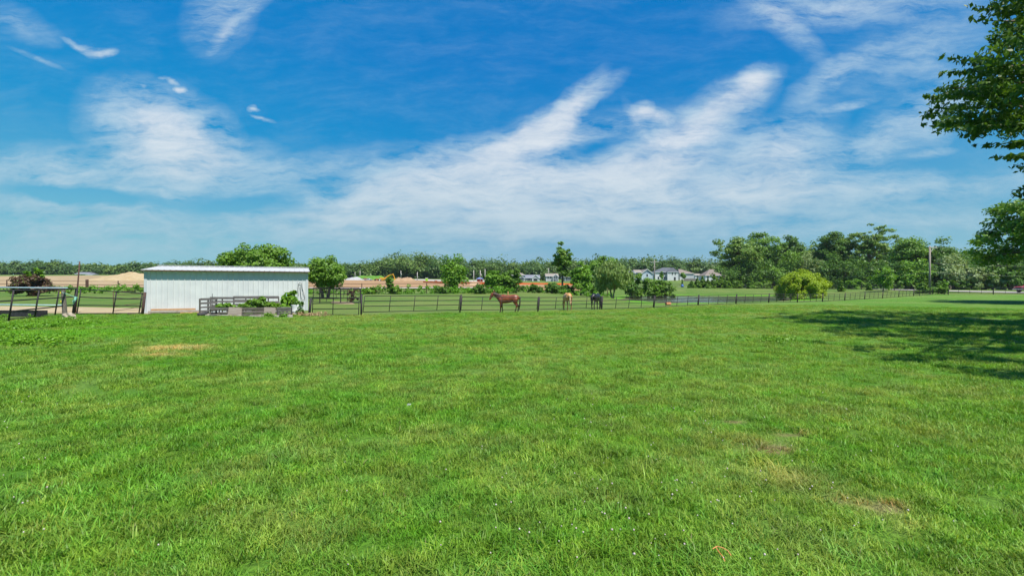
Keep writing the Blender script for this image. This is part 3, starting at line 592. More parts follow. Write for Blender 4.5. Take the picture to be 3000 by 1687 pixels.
tree('tall_tree', 'tall narrow tree with open dark crown right of the tan roofed house', 1648, 97, 712, 70, LM['mid'], 72, low_py=812, nc=66, nleaf=5600, size=.24, cr=.60, lobes=.30, shell=.5, r0=.22, nl=24, flat=.7, tphi=.8)
bush('hedge_bush', 'low dark bush under the tall narrow tree', 1662, 93, 832, 60, LM['dark'], 73, nleaf=1700, size=.22, group=HG)
tree('hedgerow_tree', 'rich green tree between the tall narrow tree and the willow', 1702, 92, 767, 74, LM['bright'], 74, low_py=856, nc=70, nleaf=6000, size=.24, lobes=.25, r0=.15, group=HG)
tree('hedgerow_tree', 'ragged topped tree rising behind the willow', 1760, 106, 741, 92, LM['mid'], 75, low_py=840, nc=80, nleaf=6500, size=.27, lobes=.34, r0=.22, flat=.5, group=HG)
bush('hedge_bush', 'dark bush filling the gap behind the willow trunks', 1738, 98, 812, 92, LM['dark'], 76, nleaf=2600, size=.24, group=HG)
tree('willow_tree', 'pale willow with several slanting trunks beside the black horse', 1794, 72, 768, 128, LM['willow'], 77, low_py=856, nc=105, nleaf=13000, size=.17, cr=.62, lobes=.22, shell=.42, r0=.095, stems=4, droop=1.5, elong=2.6, flat=1.0, up=.2, tphi=.4, wood=M_BARK_PALE)
for k, (px, z, tp, w, lm, lb) in enumerate([(1868, 104, 796, 34, 'mid', 'tall leafy shrub in front of the blue gabled house'), (1852, 100, 820, 56, 'dark', 'dark shrub just right of the willow'), (1900, 108, 808, 54, 'mid', 'full green shrub below the blue gable'),
    (1925, 110, 810, 44, 'bright', 'shrub in front of the left wall of the white house'), (1922, 107, 836, 26, 'bright', 'small light green shrub at the foot of the shrub group'), (1950, 109, 818, 52, 'mid', 'last rounded shrub of the group, below the white house windows')]):
    bush('garden_shrub', lb, px, z, tp, w, LM[lm], 80 + k, nleaf=2100, size=.23, group='shrub group between the willow and the white house')
# ---- screen of young evergreens
EV = [(2026, 826, 20, 'short evergreen at the start of the screen, beside the wooden fence end'), (2043, 818, 22, 'evergreen near the start of the screen with its tip bent left'), (2058, 812, 24, 'bushy evergreen third in the screen'), (2074, 820, 20, 'narrow evergreen below the brown hip roofed house wall'), (2093, 807, 26, 'broad evergreen below the hip roofed house'),
      (2112, 812, 25, 'yellowish evergreen at the right edge of the hip roofed house'), (2131, 811, 24, 'pointed evergreen just right of the hip roofed house'), (2154, 821, 23, 'round topped evergreen low in the screen'), (2170, 828, 16, 'smallest evergreen, ending the first run of the screen'),
      (2200, 813, 24, 'pointed evergreen starting the second run past the gap'), (2226, 810, 34, 'spreading leafy evergreen in the middle of the second run'), (2247, 825, 20, 'small rounded evergreen nearest the yellow green bush')]
for k, (px, tp, w, lb) in enumerate(EV):
    bush('young_evergreen', lb, px, 150 + (k % 3), tp - 2, w * 1.12, LM['cedar'], 100 + k, cat='evergreen', group='screen of young evergreens', nc=44, nleaf=2200, size=.26, cone=(k not in (7, 8, 11)), stems=False)
bush('young_evergreen', 'small lone pointed evergreen right of the yellow green bush', 2465, 112, 823, 21, LM['cedar'], 120, cat='evergreen', nc=34, nleaf=1200, size=.22, cone=True, stems=False)
bush('young_evergreen', 'small evergreen beside the road fence, left of the leaning fence corner', 2547, 112, 833, 14, LM['cedar'], 121, cat='evergreen', nc=24, nleaf=700, size=.22, cone=True, stems=False)
bush('willow_bush', 'big round yellow green bush beside the pond', 2350, 87, 797, 150, LM['lime'], 122, nc=190, nleaf=38000, size=.125, lobes=.08, shell=.22, droop=-1.0, elong=2.4, depth=.8, up=.5)
tree('young_tree', 'young light green tree on the lawn side of the road', 2588, 104, 782, 68, LM['bright'], 123, low_py=852, nc=55, nleaf=4200, size=.24, r0=.1, lobes=.3)
bush('young_evergreen', 'broad pointed evergreen at the foot of the utility pole', 2708, 92, 808, 36, LM['cedar'], 124, cat='evergreen', nc=44, nleaf=1900, size=.2, cone=True, stems=False)
bush('vine_bush', 'tangled bush of vines over the corner of the pipe fence', 2748, 86, 836, 62, LM['mid'], 125, nleaf=2600, size=.18, lobes=.35)
bush('vine_bush', 'upright leafy shrub sprouting from the fence corner bush', 2766, 87, 820, 20, LM['bright'], 126, nleaf=700, size=.18)
# ---- the big wood on the right, tree by tree
RW = 'tall trees across the road on the right'
tree('roadside_tree', 'spreading open crowned tree at the near end of the right hand trees', 2165, 172, 690, 150, LM['locust'], 130, low_py=790, nc=90, nleaf=9000, size=.42, cr=1.75, lobes=.28, shell=.5, flat=.55, r0=.42, nl=30, group=RW)
tree('roadside_tree', 'domed tree rising tallest in the first group of right hand trees', 2235, 182, 681, 150, LM['mid'], 131, low_py=800, nc=100, nleaf=9500, size=.45, cr=1.9, lobes=.25, flat=.5, r0=.42, group=RW)
tree('roadside_tree', 'dark tree with ragged top just left of the gap in the right hand trees', 2322, 186, 687, 100, LM['dark'], 132, low_py=800, nc=70, nleaf=6500, size=.46, cr=1.8, lobes=.3, r0=.36, group=RW)
tree('roadside_tree', 'pale green lower tree in the gap of the right hand trees', 2372, 176, 712, 96, LM['locust'], 133, low_py=820, nc=70, nleaf=6000, size=.42, lobes=.3, r0=.3, group=RW)
tree('roadside_tree', 'tall layered tree behind the yellow green bush', 2452, 170, 668, 120, LM['dark'], 134, low_py=790, nc=100, nleaf=9000, size=.40, cr=1.6, lobes=.28, flat=.55, r0=.4, group=RW)
tree('roadside_tree', 'tallest feathery tree with sky showing through its crown', 2548, 164, 658, 150, LM['locust'], 135, low_py=775, nc=110, nleaf=9500, size=.36, cr=1.35, lobes=.3, shell=.55, flat=.45, r0=.42, nl=30, group=RW)
tree('roadside_tree', 'dense rounded tree left of the utility pole', 2668, 140, 690, 130, LM['mid'], 136, low_py=800, nc=90, nleaf=8500, size=.36, lobes=.26, r0=.38, group=RW)
tree('roadside_tree', 'dense dark tree just right of the utility pole', 2760, 138, 702, 130, LM['dark'], 137, low_py=810, nc=90, nleaf=8000, size=.36, lobes=.28, r0=.36, group=RW)
tree('roadside_tree', 'lower tree at the far right of the roadside trees', 2880, 132, 738, 120, LM['dark'], 138, low_py=830, nc=80, nleaf=6000, size=.34, lobes=.28, r0=.3, group=RW)
tree('roadside_tree', 'dark roadside tree partly cut off at the right edge of the photo', 2975, 128, 730, 130, LM['dark'], 139, low_py=830, nc=80, nleaf=5500, size=.34, lobes=.28, r0=.3, group=RW)
UG = 'understorey growth below the roadside trees'
US = [(2130, 168, 768, 110, 'dark', 'dark bush mass below the open crowned tree'), (2205, 166, 758, 110, 'dark', 'dark shadowy bush behind the young evergreens'), (2262, 166, 765, 90, 'mid', 'leafy bush behind the second run of evergreens'), (2318, 168, 742, 100, 'mid', 'bright leafed bush behind the yellow green bush'), (2375, 165, 748, 90, 'silver', 'greyish leafed bush above the yellow green bush'),
      (2425, 160, 752, 100, 'dark', 'dark bush right above the yellow green bush'), (2490, 155, 745, 110, 'dark', 'dark bush behind the lone pointed evergreen'), (2555, 148, 752, 110, 'dark', 'dark bush behind the young light green tree'), (2625, 134, 760, 100, 'dark', 'dark bush left of the utility pole'), (2672, 130, 755, 110, 'bright', 'bright broad leaved bush beside the utility pole'),
      (2735, 130, 770, 90, 'dark', 'dark bush right behind the utility pole'), (2800, 126, 740, 130, 'silver', 'large silvery leafed bush right of the utility pole'), (2850, 124, 778, 80, 'silver', 'lower silvery bush next to the large silvery one'), (2908, 122, 806, 70, 'silver', 'small pale bush low behind the road fence'), (2885, 126, 770, 110, 'dark', 'dark hollow bush behind the pale road bush'),
      (2960, 120, 788, 100, 'dark', 'dark bush behind the red truck'), (2505, 140, 818, 60, 'bright', 'small lit bush low beneath the feathery tree'), (2600, 130, 820, 110, 'dark', 'low dark bush behind the young tree'), (2780, 122, 822, 120, 'dark', 'low dark bush behind the vine covered fence corner')]
for k, (px, z, tp, w, lm, lb) in enumerate(US):
    bush('roadside_bush', lb, px, z, tp, w, LM[lm], 150 + k, nleaf=3200, size=.36, nc=44, group=UG, lobes=.28)
# backing of the wood so that no bare field shows through
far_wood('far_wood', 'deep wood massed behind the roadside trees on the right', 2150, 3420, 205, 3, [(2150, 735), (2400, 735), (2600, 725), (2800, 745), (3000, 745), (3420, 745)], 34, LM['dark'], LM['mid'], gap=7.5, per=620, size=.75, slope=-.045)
# ---- the large maple at the right, its trunk outside the photo
def maple():
    rg = np.random.default_rng(201); base = Vector((25.6, 18.5, g1(25.6, 18.5)))
    edge = [(2814, -400), (2814, 8), (2826, 50), (2858, 88), (2886, 128), (2860, 134), (2795, 140), (2755, 156), (2745, 215), (2772, 240), (2724, 250), (2692, 276), (2716, 318), (2686, 376), (2728, 372), (2775, 386), (2826, 392), (2858, 436), (2902, 470), (2952, 496), (2985, 560), (3040, 600), (3600, 620), (5200, 620), (5200, -400)]
    C = []; tips = []
    while len(C) < 600:
        d = rg.normal(size=3); d /= np.linalg.norm(d); r = rg.uniform() ** .36
        p = np.array([25.4 + d[0] * 11.2 * r, 16.4 + d[1] * 12.6 * r, 11.0 + d[2] * 8.0 * r])
        if p[1] < 3: continue
        px = CX + F * p[0] / p[1]; py = HY - F * (p[2] - EYE) / p[1]; cr = rg.uniform(.42, .85)
        if px < 3080:
            e = cr * F / p[1] * .62
            pts = np.array([[px - e, py], [px + e * .2, py - e * .4], [px, py + e * .45], [px - e * .7, py + e * .3], [px - e * .7, py - e * .3]])
            if not inside(edge, pts[:, 0], pts[:, 1]).all(): continue
        C.append((*p, cr))
    # outer boughs reaching left, leaf sprays along each
    for (tx, ty, z) in ((2700, 284, 18.3), (2698, 366, 19.2), (2752, 166, 18.2), (2752, 214, 19.0), (2776, 378, 18.0), (2826, 20, 17.6), (2836, 52, 18.6), (2850, 428, 18.8), (2905, 462, 18.0), (2955, 488, 19), (2730, 318, 19.4), (2800, 340, 18.4), (2822, 240, 18.8)):
        for k in range(9):
            f = k / 8.0; q = (tx + 10) * (1 - f) + (tx + 250) * f; r_ = ty * (1 - f) + (ty + (-10 if ty > 200 else 40)) * f; zz = z + rg.normal(0, .25)
            C.append((*px3(q, r_, zz), (.13 + .36 * f ** .8))); tips.append(len(C) - 1)
    for _ in range(70): C.append((rg.uniform(11.3, 18), rg.uniform(3.5, 11), rg.uniform(6.0, 9.5), rg.uniform(.4, .8)))      # low limb added out of view to shade the near lawn
    C = np.array(C); C[:, :3] -= np.array(base)
    o = empty('maple_tree', tuple(base), 0, 'large dark maple whose boughs hang in at the right edge of the photo', 'tree')
    V, Q = leaves(rg, C, 92000, .112, .35, None, 2.1, .8, .5); link('crown', npmesh('crown', V, Q, LM['maple']), o)
    wm = wood_mesh(rg, (0, 0, -.2), (.4, .2, 11), .42, C, 70, .13); wm.build('trunk', M_BARK, o, smooth=True)
maple()
tree('maple_tree', 'lighter green tree behind the large maple at the right edge', 3145, 47, 512, 500, LM['mid'], 203, low_py=805, nc=280, nleaf=40000, size=.21, cr=1.0, lobes=.22, r0=.4, nl=40, flat=.5)
# ------------------------------------------------------------------ materials for built things
M_WHITE = pm('white_steel', (.58, .60, .60), (.65, .67, .66), 1.2, .42, .05, 60, spec=.4, dirt=((.38, .36, .30), 2.2, .66, .45))
M_ROOF = pm('roof_steel', (.48, .48, .465), (.57, .56, .54), 2.0, .45, .05, spec=.4, dirt=((.40, .36, .30), 1.4, .62, .4))
M_TRIM = pm('white_trim', (.52, .56, .58), (.48, .52, .53), 3, .4)
M_IRON = pm('dark_pipe', (.022, .022, .026), (.040, .034, .033), 5, .6, .15, 40, spec=.25, dirt=((.12, .058, .032), 3.5, .56, .6))
M_RUST = pm('rusty_pipe', (.115, .052, .034), (.062, .034, .028), 6, .75, .3, 40, dirt=((.03, .026, .026), 2.5, .55, .7))
M_BLUEP = pm('pale_blue_pipe', (.36, .56, .68), (.48, .64, .72), 4, .4, .05)
M_GREYW = pm('weathered_wood', (.115, .105, .095), (.235, .22, .20), 3, .9, .6, 40, stretch=(.6, 8, 8), dirt=((.055, .05, .045), 3.0, .60, .6))
M_GREYW2 = pm('dark_weathered_wood', (.10, .085, .07), (.21, .18, .15), 3, .9, .6, 40, stretch=(.6, 8, 8), dirt=((.04, .035, .03), 3.0, .55, .6))
M_PLY = pm('weathered_plywood', (.24, .19, .15), (.36, .31, .26), 2.2, .85, .3, 40, stretch=(.6, 5, 5), dirt=((.14, .11, .09), 2.0, .55, .6))
M_LUMBER = pm('orange_lumber', (.44, .23, .085), (.55, .32, .14), 3, .7, .2, 40, stretch=(.5, 6, 6))
M_GREYLUM = pm('grey_lumber', (.30, .25, .20), (.42, .37, .31), 3, .85, .3, 40, stretch=(.5, 6, 6), dirt=((.2, .13, .08), 2, .55, .6))
M_RUBBER = pm('black_rubber', (.018, .018, .02), (.045, .045, .048), 8, .7, .2)
M_PLAST = pm('white_plastic', (.66, .68, .66), (.58, .61, .60), 3, .4, 0, dirt=((.30, .34, .20), 3, .58, .6))
M_SLAB = pm('worn_concrete', (.28, .24, .20), (.42, .38, .33), 4, .95, .4, 30, dirt=((.16, .12, .09), 3, .52, .7))
M_SOIL = pm('bed_soil', (.055, .038, .026), (.11, .08, .055), 8, .95, .8, 20)
M_STONE = pm('tan_stone', (.26, .215, .15), (.37, .32, .24), 5, .95, .8, 14, dirt=((.14, .12, .09), 4, .55, .6))
M_ROPE = pm('teal_rope', (.05, .42, .30), (.42, .62, .52), 30, .8, .2)
M_YEL = pm('yellow_plastic', (.75, .62, .02), None, 3, .4)
M_SAND = pm('sand_heap', (.35, .265, .135), (.42, .33, .19), .5, .95, .7, 1.6, dirt=((.36, .24, .10), .35, .55, .5))
M_EARTH = pm('brown_earth', (.30, .19, .10), (.40, .27, .16), .4, .95, .8, 1.4)
M_GRAVEL = pm('grey_gravel', (.30, .30, .30), (.42, .42, .41), 2.5, .95, .6, 8)
M_ORANGE = pm('orange_mesh_cloth', (.80, .13, .015), (.88, .20, .03), 3, .7)
M_POLE = pm('utility_pole_wood', (.23, .19, .165), (.32, .275, .24), 3, .85, .3, 30, stretch=(6, 6, .6))
M_POLEW = pm('pale_pole', (.46, .43, .39), (.55, .52, .48), 3, .8, .2, 30, stretch=(6, 6, .6))
M_WIRE = pm('wire', (.10, .10, .11), None, 3, .5)
M_GLASS = pm('dark_glass', (.02, .028, .035), (.04, .05, .06), 3, .08, spec=.7)
M_TYRE = pm('tyre', (.018, .018, .018), (.03, .03, .03), 20, .8)
M_CHROME = pm('chrome', (.7, .7, .7), None, 3, .18, metal=1.0)
def paint(n, c, r=.3): return pm(n, c, tuple(v * .9 for v in c), 3, r, spec=.5)
M_RED = paint('red_paint', (.42, .012, .03)); M_SILVER = paint('silver_paint', (.42, .45, .48)); M_DKRED = paint('dark_red_paint', (.32, .03, .025), .5)
M_CATY = paint('machine_yellow', (.68, .36, .02), .45); M_DARK = paint('machine_dark', (.03, .03, .032), .5)
# ------------------------------------------------------------------ ground sheets beyond the lawn
def dirt_mat(name, a, b_, c, sc, stretch=(.35, 1, 1)):
    m, T, out = newmat(name); P = T.n('ShaderNodeNewGeometry').outputs['Position']; mp = T.n('ShaderNodeMapping', i_Vector=P); mp.inputs['Scale'].default_value = stretch
    n1 = T.noise(mp.outputs[0], sc, 5, .62, .4)[0]; n2 = T.noise(mp.outputs[0], sc * 6, 5, .65)[0]
    col = T.mix(T.mapr(n1, .36, .64), a, b_); col = T.mix(T.mapr(n2, .42, .72, 0, .6), col, c)
    b = T.n('ShaderNodeBsdfPrincipled', i_0=col); b.inputs['Roughness'].default_value = .95; b.inputs['Specular IOR Level'].default_value = .1
    bp = T.n('ShaderNodeBump', i_Strength=.7, i_Height=n2); bp.inputs['Distance'].default_value = .15; T.L.new(bp.outputs[0], b.inputs['Normal']); T.L.new(b.outputs[0], out.inputs[0]); return m
def bear(px, z): return ((px - CX) / F * z, z)
M_SANDF = dirt_mat('sandy_field', (.38, .285, .16), (.25, .175, .09), (.45, .36, .24), .05, (.3, 1, 1))
M_BROWNF = dirt_mat('brown_field', (.33, .205, .105), (.26, .16, .082), (.42, .28, .16), .07, (.22, 1, 1))
M_PADDK = dirt_mat('paddock_dirt', (.42, .34, .22), (.36, .28, .165), (.30, .27, .13), .5, (.6, 1, 1))
M_ROAD = dirt_mat('pale_road', (.42, .38, .36), (.48, .44, .42), (.38, .35, .34), .4)
def sheet(name, label, A, B, n, m, mat, lift): return tag(ruled(name, A, B, n, m, mat, lift), label, kind='structure')
sheet('sand_field', 'bare sandy field with tracks behind the left paddock', [bear(-420, 96), bear(0, 98), bear(430, 98), bear(905, 98)], [bear(-420, 262), bear(0, 268), bear(230, 300), bear(430, 310), bear(905, 300)], 80, 60, M_SANDF, .14)
sheet('brown_field', 'graded brown earth of the construction site', [bear(906, 99), bear(1200, 100), bear(1480, 104), bear(1700, 118)], [bear(906, 262), bear(1120, 268), bear(1300, 250), bear(1480, 226), bear(1700, 215)], 80, 60, M_BROWNF, .16)
sheet('site_road', 'pale stone track along the front of the brown field', [bear(906, 99.5), bear(1200, 100.5), bear(1480, 104.5)], [bear(906, 104), bear(1200, 105.5), bear(1480, 109.5)], 60, 8, M_ROAD, .20)
sheet('paved_street', 'grey street past the end of the brown field', [bear(1215, 262), bear(1290, 235), bear(1500, 228)], [bear(1215, 285), bear(1290, 275), bear(1500, 262)], 30, 10, M_ROAD, .26)
sheet('paddock_dirt', 'trodden bare dirt behind the left gate', [(-44, 29.5), (-30, 30.4), (-26.6, 29.6), (-21.8, 28.7)], [(-48, 35.5), (-34, 36), (-27, 35), (-22.6, 33.6)], 60, 16, M_PADDK, .02)
sheet('corral_dirt', 'small worn dirt patch in the corral behind the right gate', [bear(968, 42), bear(1040, 41.2)], [bear(975, 45.5), bear(1028, 45)], 14, 8, M_PADDK, .03)
sheet('road', 'pale country road beyond the corner of the pipe fence', [bear(1985, 168), bear(2200, 154), bear(2420, 135), bear(2600, 113), bear(2790, 97), bear(3000, 90.5), bear(3700, 90)], [bear(1985, 174), bear(2200, 160), bear(2420, 141), bear(2600, 119), bear(2790, 104), bear(3000, 99), bear(3700, 98)], 110, 8, M_ROAD, .10)
def pond():
    m, T, out = newmat('pond_water'); P = T.n('ShaderNodeNewGeometry').outputs['Position']
    b = T.n('ShaderNodeBsdfPrincipled'); b.inputs['Base Color'].default_value = (.060, .062, .040, 1); b.inputs['Roughness'].default_value = .17; b.inputs['IOR'].default_value = 1.33; b.inputs['Specular IOR Level'].default_value = .6
    nz = T.noise(P, 1.6, 3, .55)[0]; bp = T.n('ShaderNodeBump', i_Strength=.25, i_Height=nz); bp.inputs['Distance'].default_value = .06; T.L.new(bp.outputs[0], b.inputs['Normal']); T.L.new(b.outputs[0], out.inputs[0])
    c = (40, 97); mb = MB(); mb.add([(c[0] + (x - c[0]) * 1.22, c[1] + (y - c[1]) * 1.22, WATER) for x, y in POND], [tuple(range(len(POND)))])
    tag(mb.build('pond_water', m), 'still farm pond behind the pipe fence', kind='structure')
pond()
# ------------------------------------------------------------------ the white shed
SA = R(24); ST = Vector((math.cos(SA), math.sin(SA), 0)); SN = Vector((math.sin(SA), -math.cos(SA), 0)); SL, SD, SH = 9.1, 3.75, 2.66
def shed():
    o0 = on(424.6, 29.4); z0 = o0.z; o = empty('metal_shed', tuple(o0), SA, 'long low white corrugated metal shed standing behind pallets', 'shed')
    # local: x along the front, -y out of the front, z up; ribs stand out from the sheet
    def ribbed(L, H0, H1, place, name, mat):
        mb = MB(); n = int(round(L / .295)); step = L / n
        prof = []
        for i in range(n):
            x = i * step; prof += [(x, 0), (x + step * .30, 0), (x + step * .33, .006), (x + step * .38, .006), (x + step * .41, 0), (x + step * .60, 0), (x + step * .63, .006), (x + step * .68, .006), (x + step * .71, 0), (x + step * .86, 0), (x + step * .89, .042), (x + step * .95, .042), (x + step * .99, 0)]
        prof.append((L, 0)); V = []
        for x, d in prof: V += [place(x, d, H0(x)), place(x, d, H1(x))]
        k = len(prof); return mb.add(V, [(2 * i, 2 * i + 2, 2 * i + 3, 2 * i + 1) for i in range(k - 1)]).build(name, mat, o)
    rise = .34
    ribbed(SL, lambda x: .03, lambda x: SH, lambda x, d, h: (x, -d, h), 'front_wall', M_WHITE)
    ribbed(SL, lambda x: .03, lambda x: SH + rise, lambda x, d, h: (x, SD + d, h), 'back_wall', M_WHITE)
    for xx, sg in ((0, -1), (SL, 1)):
        ribbed(SD, lambda x: .03, lambda x: SH + rise * x / SD, lambda x, d, h, xx=xx, sg=sg: (xx + sg * d, x, h), 'side_wall', M_WHITE)
    # roof sheet with ribs running down the slope
    mb = MB(); n = 31; L = SL + .30; step = L / n; prof = []
    for i in range(n):
        x = i * step - .15; prof += [(x, 0), (x + step * .80, 0), (x + step * .85, .022), (x + step * .93, .022), (x + step * .98, 0)]
    prof.append((L - .15, 0)); V = []; oh = .28; sl = rise / SD
    for x, d in prof: V += [(x, -oh, SH + .035 - oh * sl + d), (x, SD + .15, SH + .035 + (SD + .15) * sl + d)]
    for x, d in prof: V += [(x, -oh, SH + .02 - oh * sl + d), (x, SD + .15, SH + .02 + (SD + .15) * sl + d)]
    k = len(prof); fs = [(2 * i, 2 * i + 2, 2 * i + 3, 2 * i + 1) for i in range(k - 1)] + [(2 * k + 2 * i, 2 * k + 2 * i + 1, 2 * k + 2 * i + 3, 2 * k + 2 * i + 2) for i in range(k - 1)] + [(2 * i, 2 * k + 2 * i, 2 * k + 2 * i + 2, 2 * i + 2) for i in range(k - 1)]
    rf = mb.add(V, fs).build('roof', M_ROOF, o)
    c = MB(); c.box((SL / 2, SD + .06, SH + rise + .085), (L + .02, .30, .03)); c.build('ridge_cap', M_TRIM, rf)
    f = MB(); f.box((SL / 2, -oh + .012, SH - oh * sl - .018), (L, .02, .055)); f.build('fascia', M_RUST, rf)
    for x in (0.03, SL - .03):
        t = MB(); t.box((x, -.012, SH / 2 + .02), (.15, .05, SH - .02)); t.build('corner_trim', M_TRIM, o)
    b = MB(); b.box((SL / 2, -.036, .06), (SL - .24, .02, .09)); b.build('base_trim', M_TRIM, o)
shed()
def sp(s, out, z=None):
    """point along the shed front (metres from its left corner), out from the wall"""
    o0 = on(424.6, 29.4); p = o0 + ST * s + SN * out; gz = g1(p.x, p.y); return Vector((p.x, p.y, gz if z is None else gz + z))
def srow(px, out):
    """distance along the shed front seen at bearing px"""
    o0 = on(424.6, 29.4) + SN * out; k = (px - CX) / F; return (k * o0.y - o0.x) / (ST.x - k * ST.y)
# hose looped over a hook on the shed wall
s0 = srow(880, .06); h = MB(); pts = []
for (a, b_) in ((-.10, 1.12), (-.12, 1.6), (-.10, 2.03), (-.05, 2.16), (.03, 2.14), (.07, 2.0), (.11, 1.6), (.19, 1.22), (.22, .96), (.18, .83), (.10, .82), (.05, .92), (.02, 1.2), (.0, 1.6), (-.01, 1.9)): pts.append(sp(s0 + a * 1.25, .07, b_ * .88))
tag(h.tube(pts, .014, 6).build('garden_hose', M_RUBBER, smooth=True), 'black hose looped over a hook on the right end of the shed wall', 'hose')
# timbers lying along the foot of the shed
def timber(name, label, p0, p1, out, z, w, h, mat):
    a = sp(srow(p0, out), out, z); b = sp(srow(p1, out), out, z); tag(MB().bar(a, b, w, h).build(name, mat, bevel=.008), label, 'timber', 'timbers along the foot of the shed')
timber('timber', 'orange timber lying topmost along the foot of the shed wall', 442, 573, .16, .24, .09, .10, M_LUMBER)
timber('timber', 'long grey timber lying below the orange one at the foot of the shed', 434, 604, .42, .12, .14, .13, M_GREYLUM)
timber('timber', 'short orange timber half hidden in grass beside the black rubber pan', 528, 592, .66, .04, .10, .07, M_LUMBER)
# black rubber pan leaning on the bed
def pan():
    p = on(594, 27.2); o = MB().lathe([(.02, .0), (.22, .0), (.245, .03), (.26, .13), (.235, .135), (.22, .05), (.02, .045)], 24).build('rubber_pan', M_RUBBER, smooth=True); o.location = (p.x, p.y, p.z + .05); o.rotation_euler = (R(14), R(-4), 0)
    tag(o, 'round black rubber pan lying on its rim at the left end of the pallet bed', 'pan')
pan()
# ------------------------------------------------------------------ pallet vegetable bed
BANG = R(6)
def pal(name, label, px, z, w, h, rz, mat, slats, stringers=3, tilt=0.0, lift=.03, depth=.12, group=None, jitter=1):
    """a pallet on edge: slats across stringers"""
    b = on(px, z); o = empty(name, (b.x, b.y, b.z + lift), rz, label, 'pallet', group); o.rotation_euler = (tilt, 0, rz); rg = random.Random(int(px * 7 + jitter))
    for i in range(stringers):
        x = -w / 2 + .03 + i * (w - .06) / max(1, stringers - 1); MB().box((x, .05, h / 2 - .01), (.045, .085, h - .04)).build('stringer', M_GREYW2, o, bevel=.004)
    for (f, hh) in slats:
        MB().box((rg.uniform(-.012, .012), -.012 - rg.uniform(0, .004), f * h), (w * rg.uniform(.985, 1.0), .022, hh), M=Matrix.Rotation(rg.uniform(-.012, .012), 3, 'Y')).build('slat', mat, o, bevel=.004)
    return o
PG = 'grey pallets standing on edge round the vegetable bed'
SL5 = [(.06, .085), (.25, .085), (.46, .09), (.70, .12), (.93, .13)]
pal('pallet', 'leftmost of the three tall pallets at the back of the bed', 650, 29.0, 1.38, 1.02, BANG, M_GREYW, [(.06, .09), (.28, .09), (.50, .085), (.73, .11), (.93, .14)], group=PG)
pal('pallet', 'middle tall pallet at the back of the bed, set slightly higher', 719, 29.1, 1.42, 1.05, BANG, M_GREYW, [(.06, .09), (.26, .09), (.50, .12), (.71, .18), (.92, .16)], group=PG, lift=.04)
pal('pallet', 'rightmost tall pallet at the back of the bed with a dark lower board', 785, 29.2, 1.26, 1.03, BANG, M_GREYW, [(.06, .09), (.30, .1), (.60, .22), (.93, .16)], group=PG, lift=.04)
pal('pallet', 'low dark pallet piece at the back right end of the bed', 829, 28.6, .48, .72, BANG, M_GREYW2, [(.08, .08), (.3, .09), (.55, .09), (.78, .1), (.93, .09)], 2, group=PG)
pal('pallet', 'pallet seen edge on at the left end of the bed', 612, 27.9, 1.25, .98, R(80), M_GREYW, SL5, group=PG)
pal('pallet', 'low open pallet at the front left of the bed', 641, 26.9, .98, .46, BANG, M_GREYW, [(.10, .08), (.88, .12)], 3, group=PG)
pal('pallet', 'low three slat pallet at the front middle of the bed', 742, 26.5, 1.16, .48, BANG, M_GREYW2, [(.16, .12), (.52, .12), (.88, .13)], 3, group=PG)
pal('pallet', 'low four slat pallet at the front right end of the bed', 834, 26.3, .74, .50, BANG, M_GREYW, [(.10, .09), (.36, .08), (.62, .09), (.90, .12)], 2, group=PG)
def board(label, px, z, w, h, rz, tilt, mat=M_PLY):
    b = on(px, z); o = MB().box((0, 0, h / 2), (w, .022, h)).build('plywood_board', mat, bevel=.003); o.location = (b.x, b.y, b.z + .03); o.rotation_euler = (tilt, R(1.5), rz); tag(o, label, 'board', 'brown boards leaning along the front of the bed')
board('brown plywood board between the open pallet and the three slat pallet', 687, 26.6, .70, .50, R(6), R(-10))
board('brown plywood board between the three slat and four slat pallets', 789, 26.3, .60, .50, R(6), R(-8))
for px, z, lb in ((708.5, 26.75, 'short dark post right of the left plywood board'), (813, 26.35, 'short grey post at the left end of the four slat pallet')):
    b = on(px, z); tag(MB().box((b.x, b.y, b.z + .25), (.09, .09, .52), rz=.2).build('bed_post', M_GREYW2, bevel=.006), lb, 'post', 'posts of the vegetable bed')
sh_a = [tuple(on(601, 26.95)[:2]), tuple(on(700, 26.5)[:2]), tuple(on(858, 25.9)[:2])]; sh_b = [tuple(on(608, 27.5)[:2]), tuple(on(700, 27.0)[:2]), tuple(on(856, 26.5)[:2])]
def slab():
    mb = MB(); rg = random.Random(4); n = 26; V = []
    for i in range(n):
        t = i / (n - 1); a = Vector(sh_a[0]).lerp(Vector(sh_a[2]), t); b = Vector(sh_b[0]).lerp(Vector(sh_b[2]), t); j = rg.uniform(-.05, .05); gz = g1(a.x, a.y); hh = .10 + rg.uniform(-.02, .02)
        V += [(a.x, a.y + j, gz - .08), (a.x, a.y + j + .03, gz + hh), (b.x, b.y, gz + hh + .015), (b.x, b.y, gz - .08)]
    fs = [(4 * i + k, 4 * i + 4 + k, 4 * i + 5 + k, 4 * i + 1 + k) for i in range(n - 1) for k in range(3)] + [(0, 1, 2, 3), (4 * n - 1, 4 * n - 2, 4 * n - 3, 4 * n - 4)]
    tag(mb.add(V, fs).build('stone_sill', M_SLAB), 'broken grey sill of stone and board in front of the pallets', 'sill')
    so_ = ruled('bed_soil', [tuple(on(618, 27.1)[:2]), tuple(on(850, 26.6)[:2])], [tuple(on(618, 28.8)[:2]), tuple(on(846, 29.0)[:2])], 24, 8, M_SOIL, .33); tag(so_, 'dark soil filling the pallet bed', 'soil', kind='stuff')
slab()
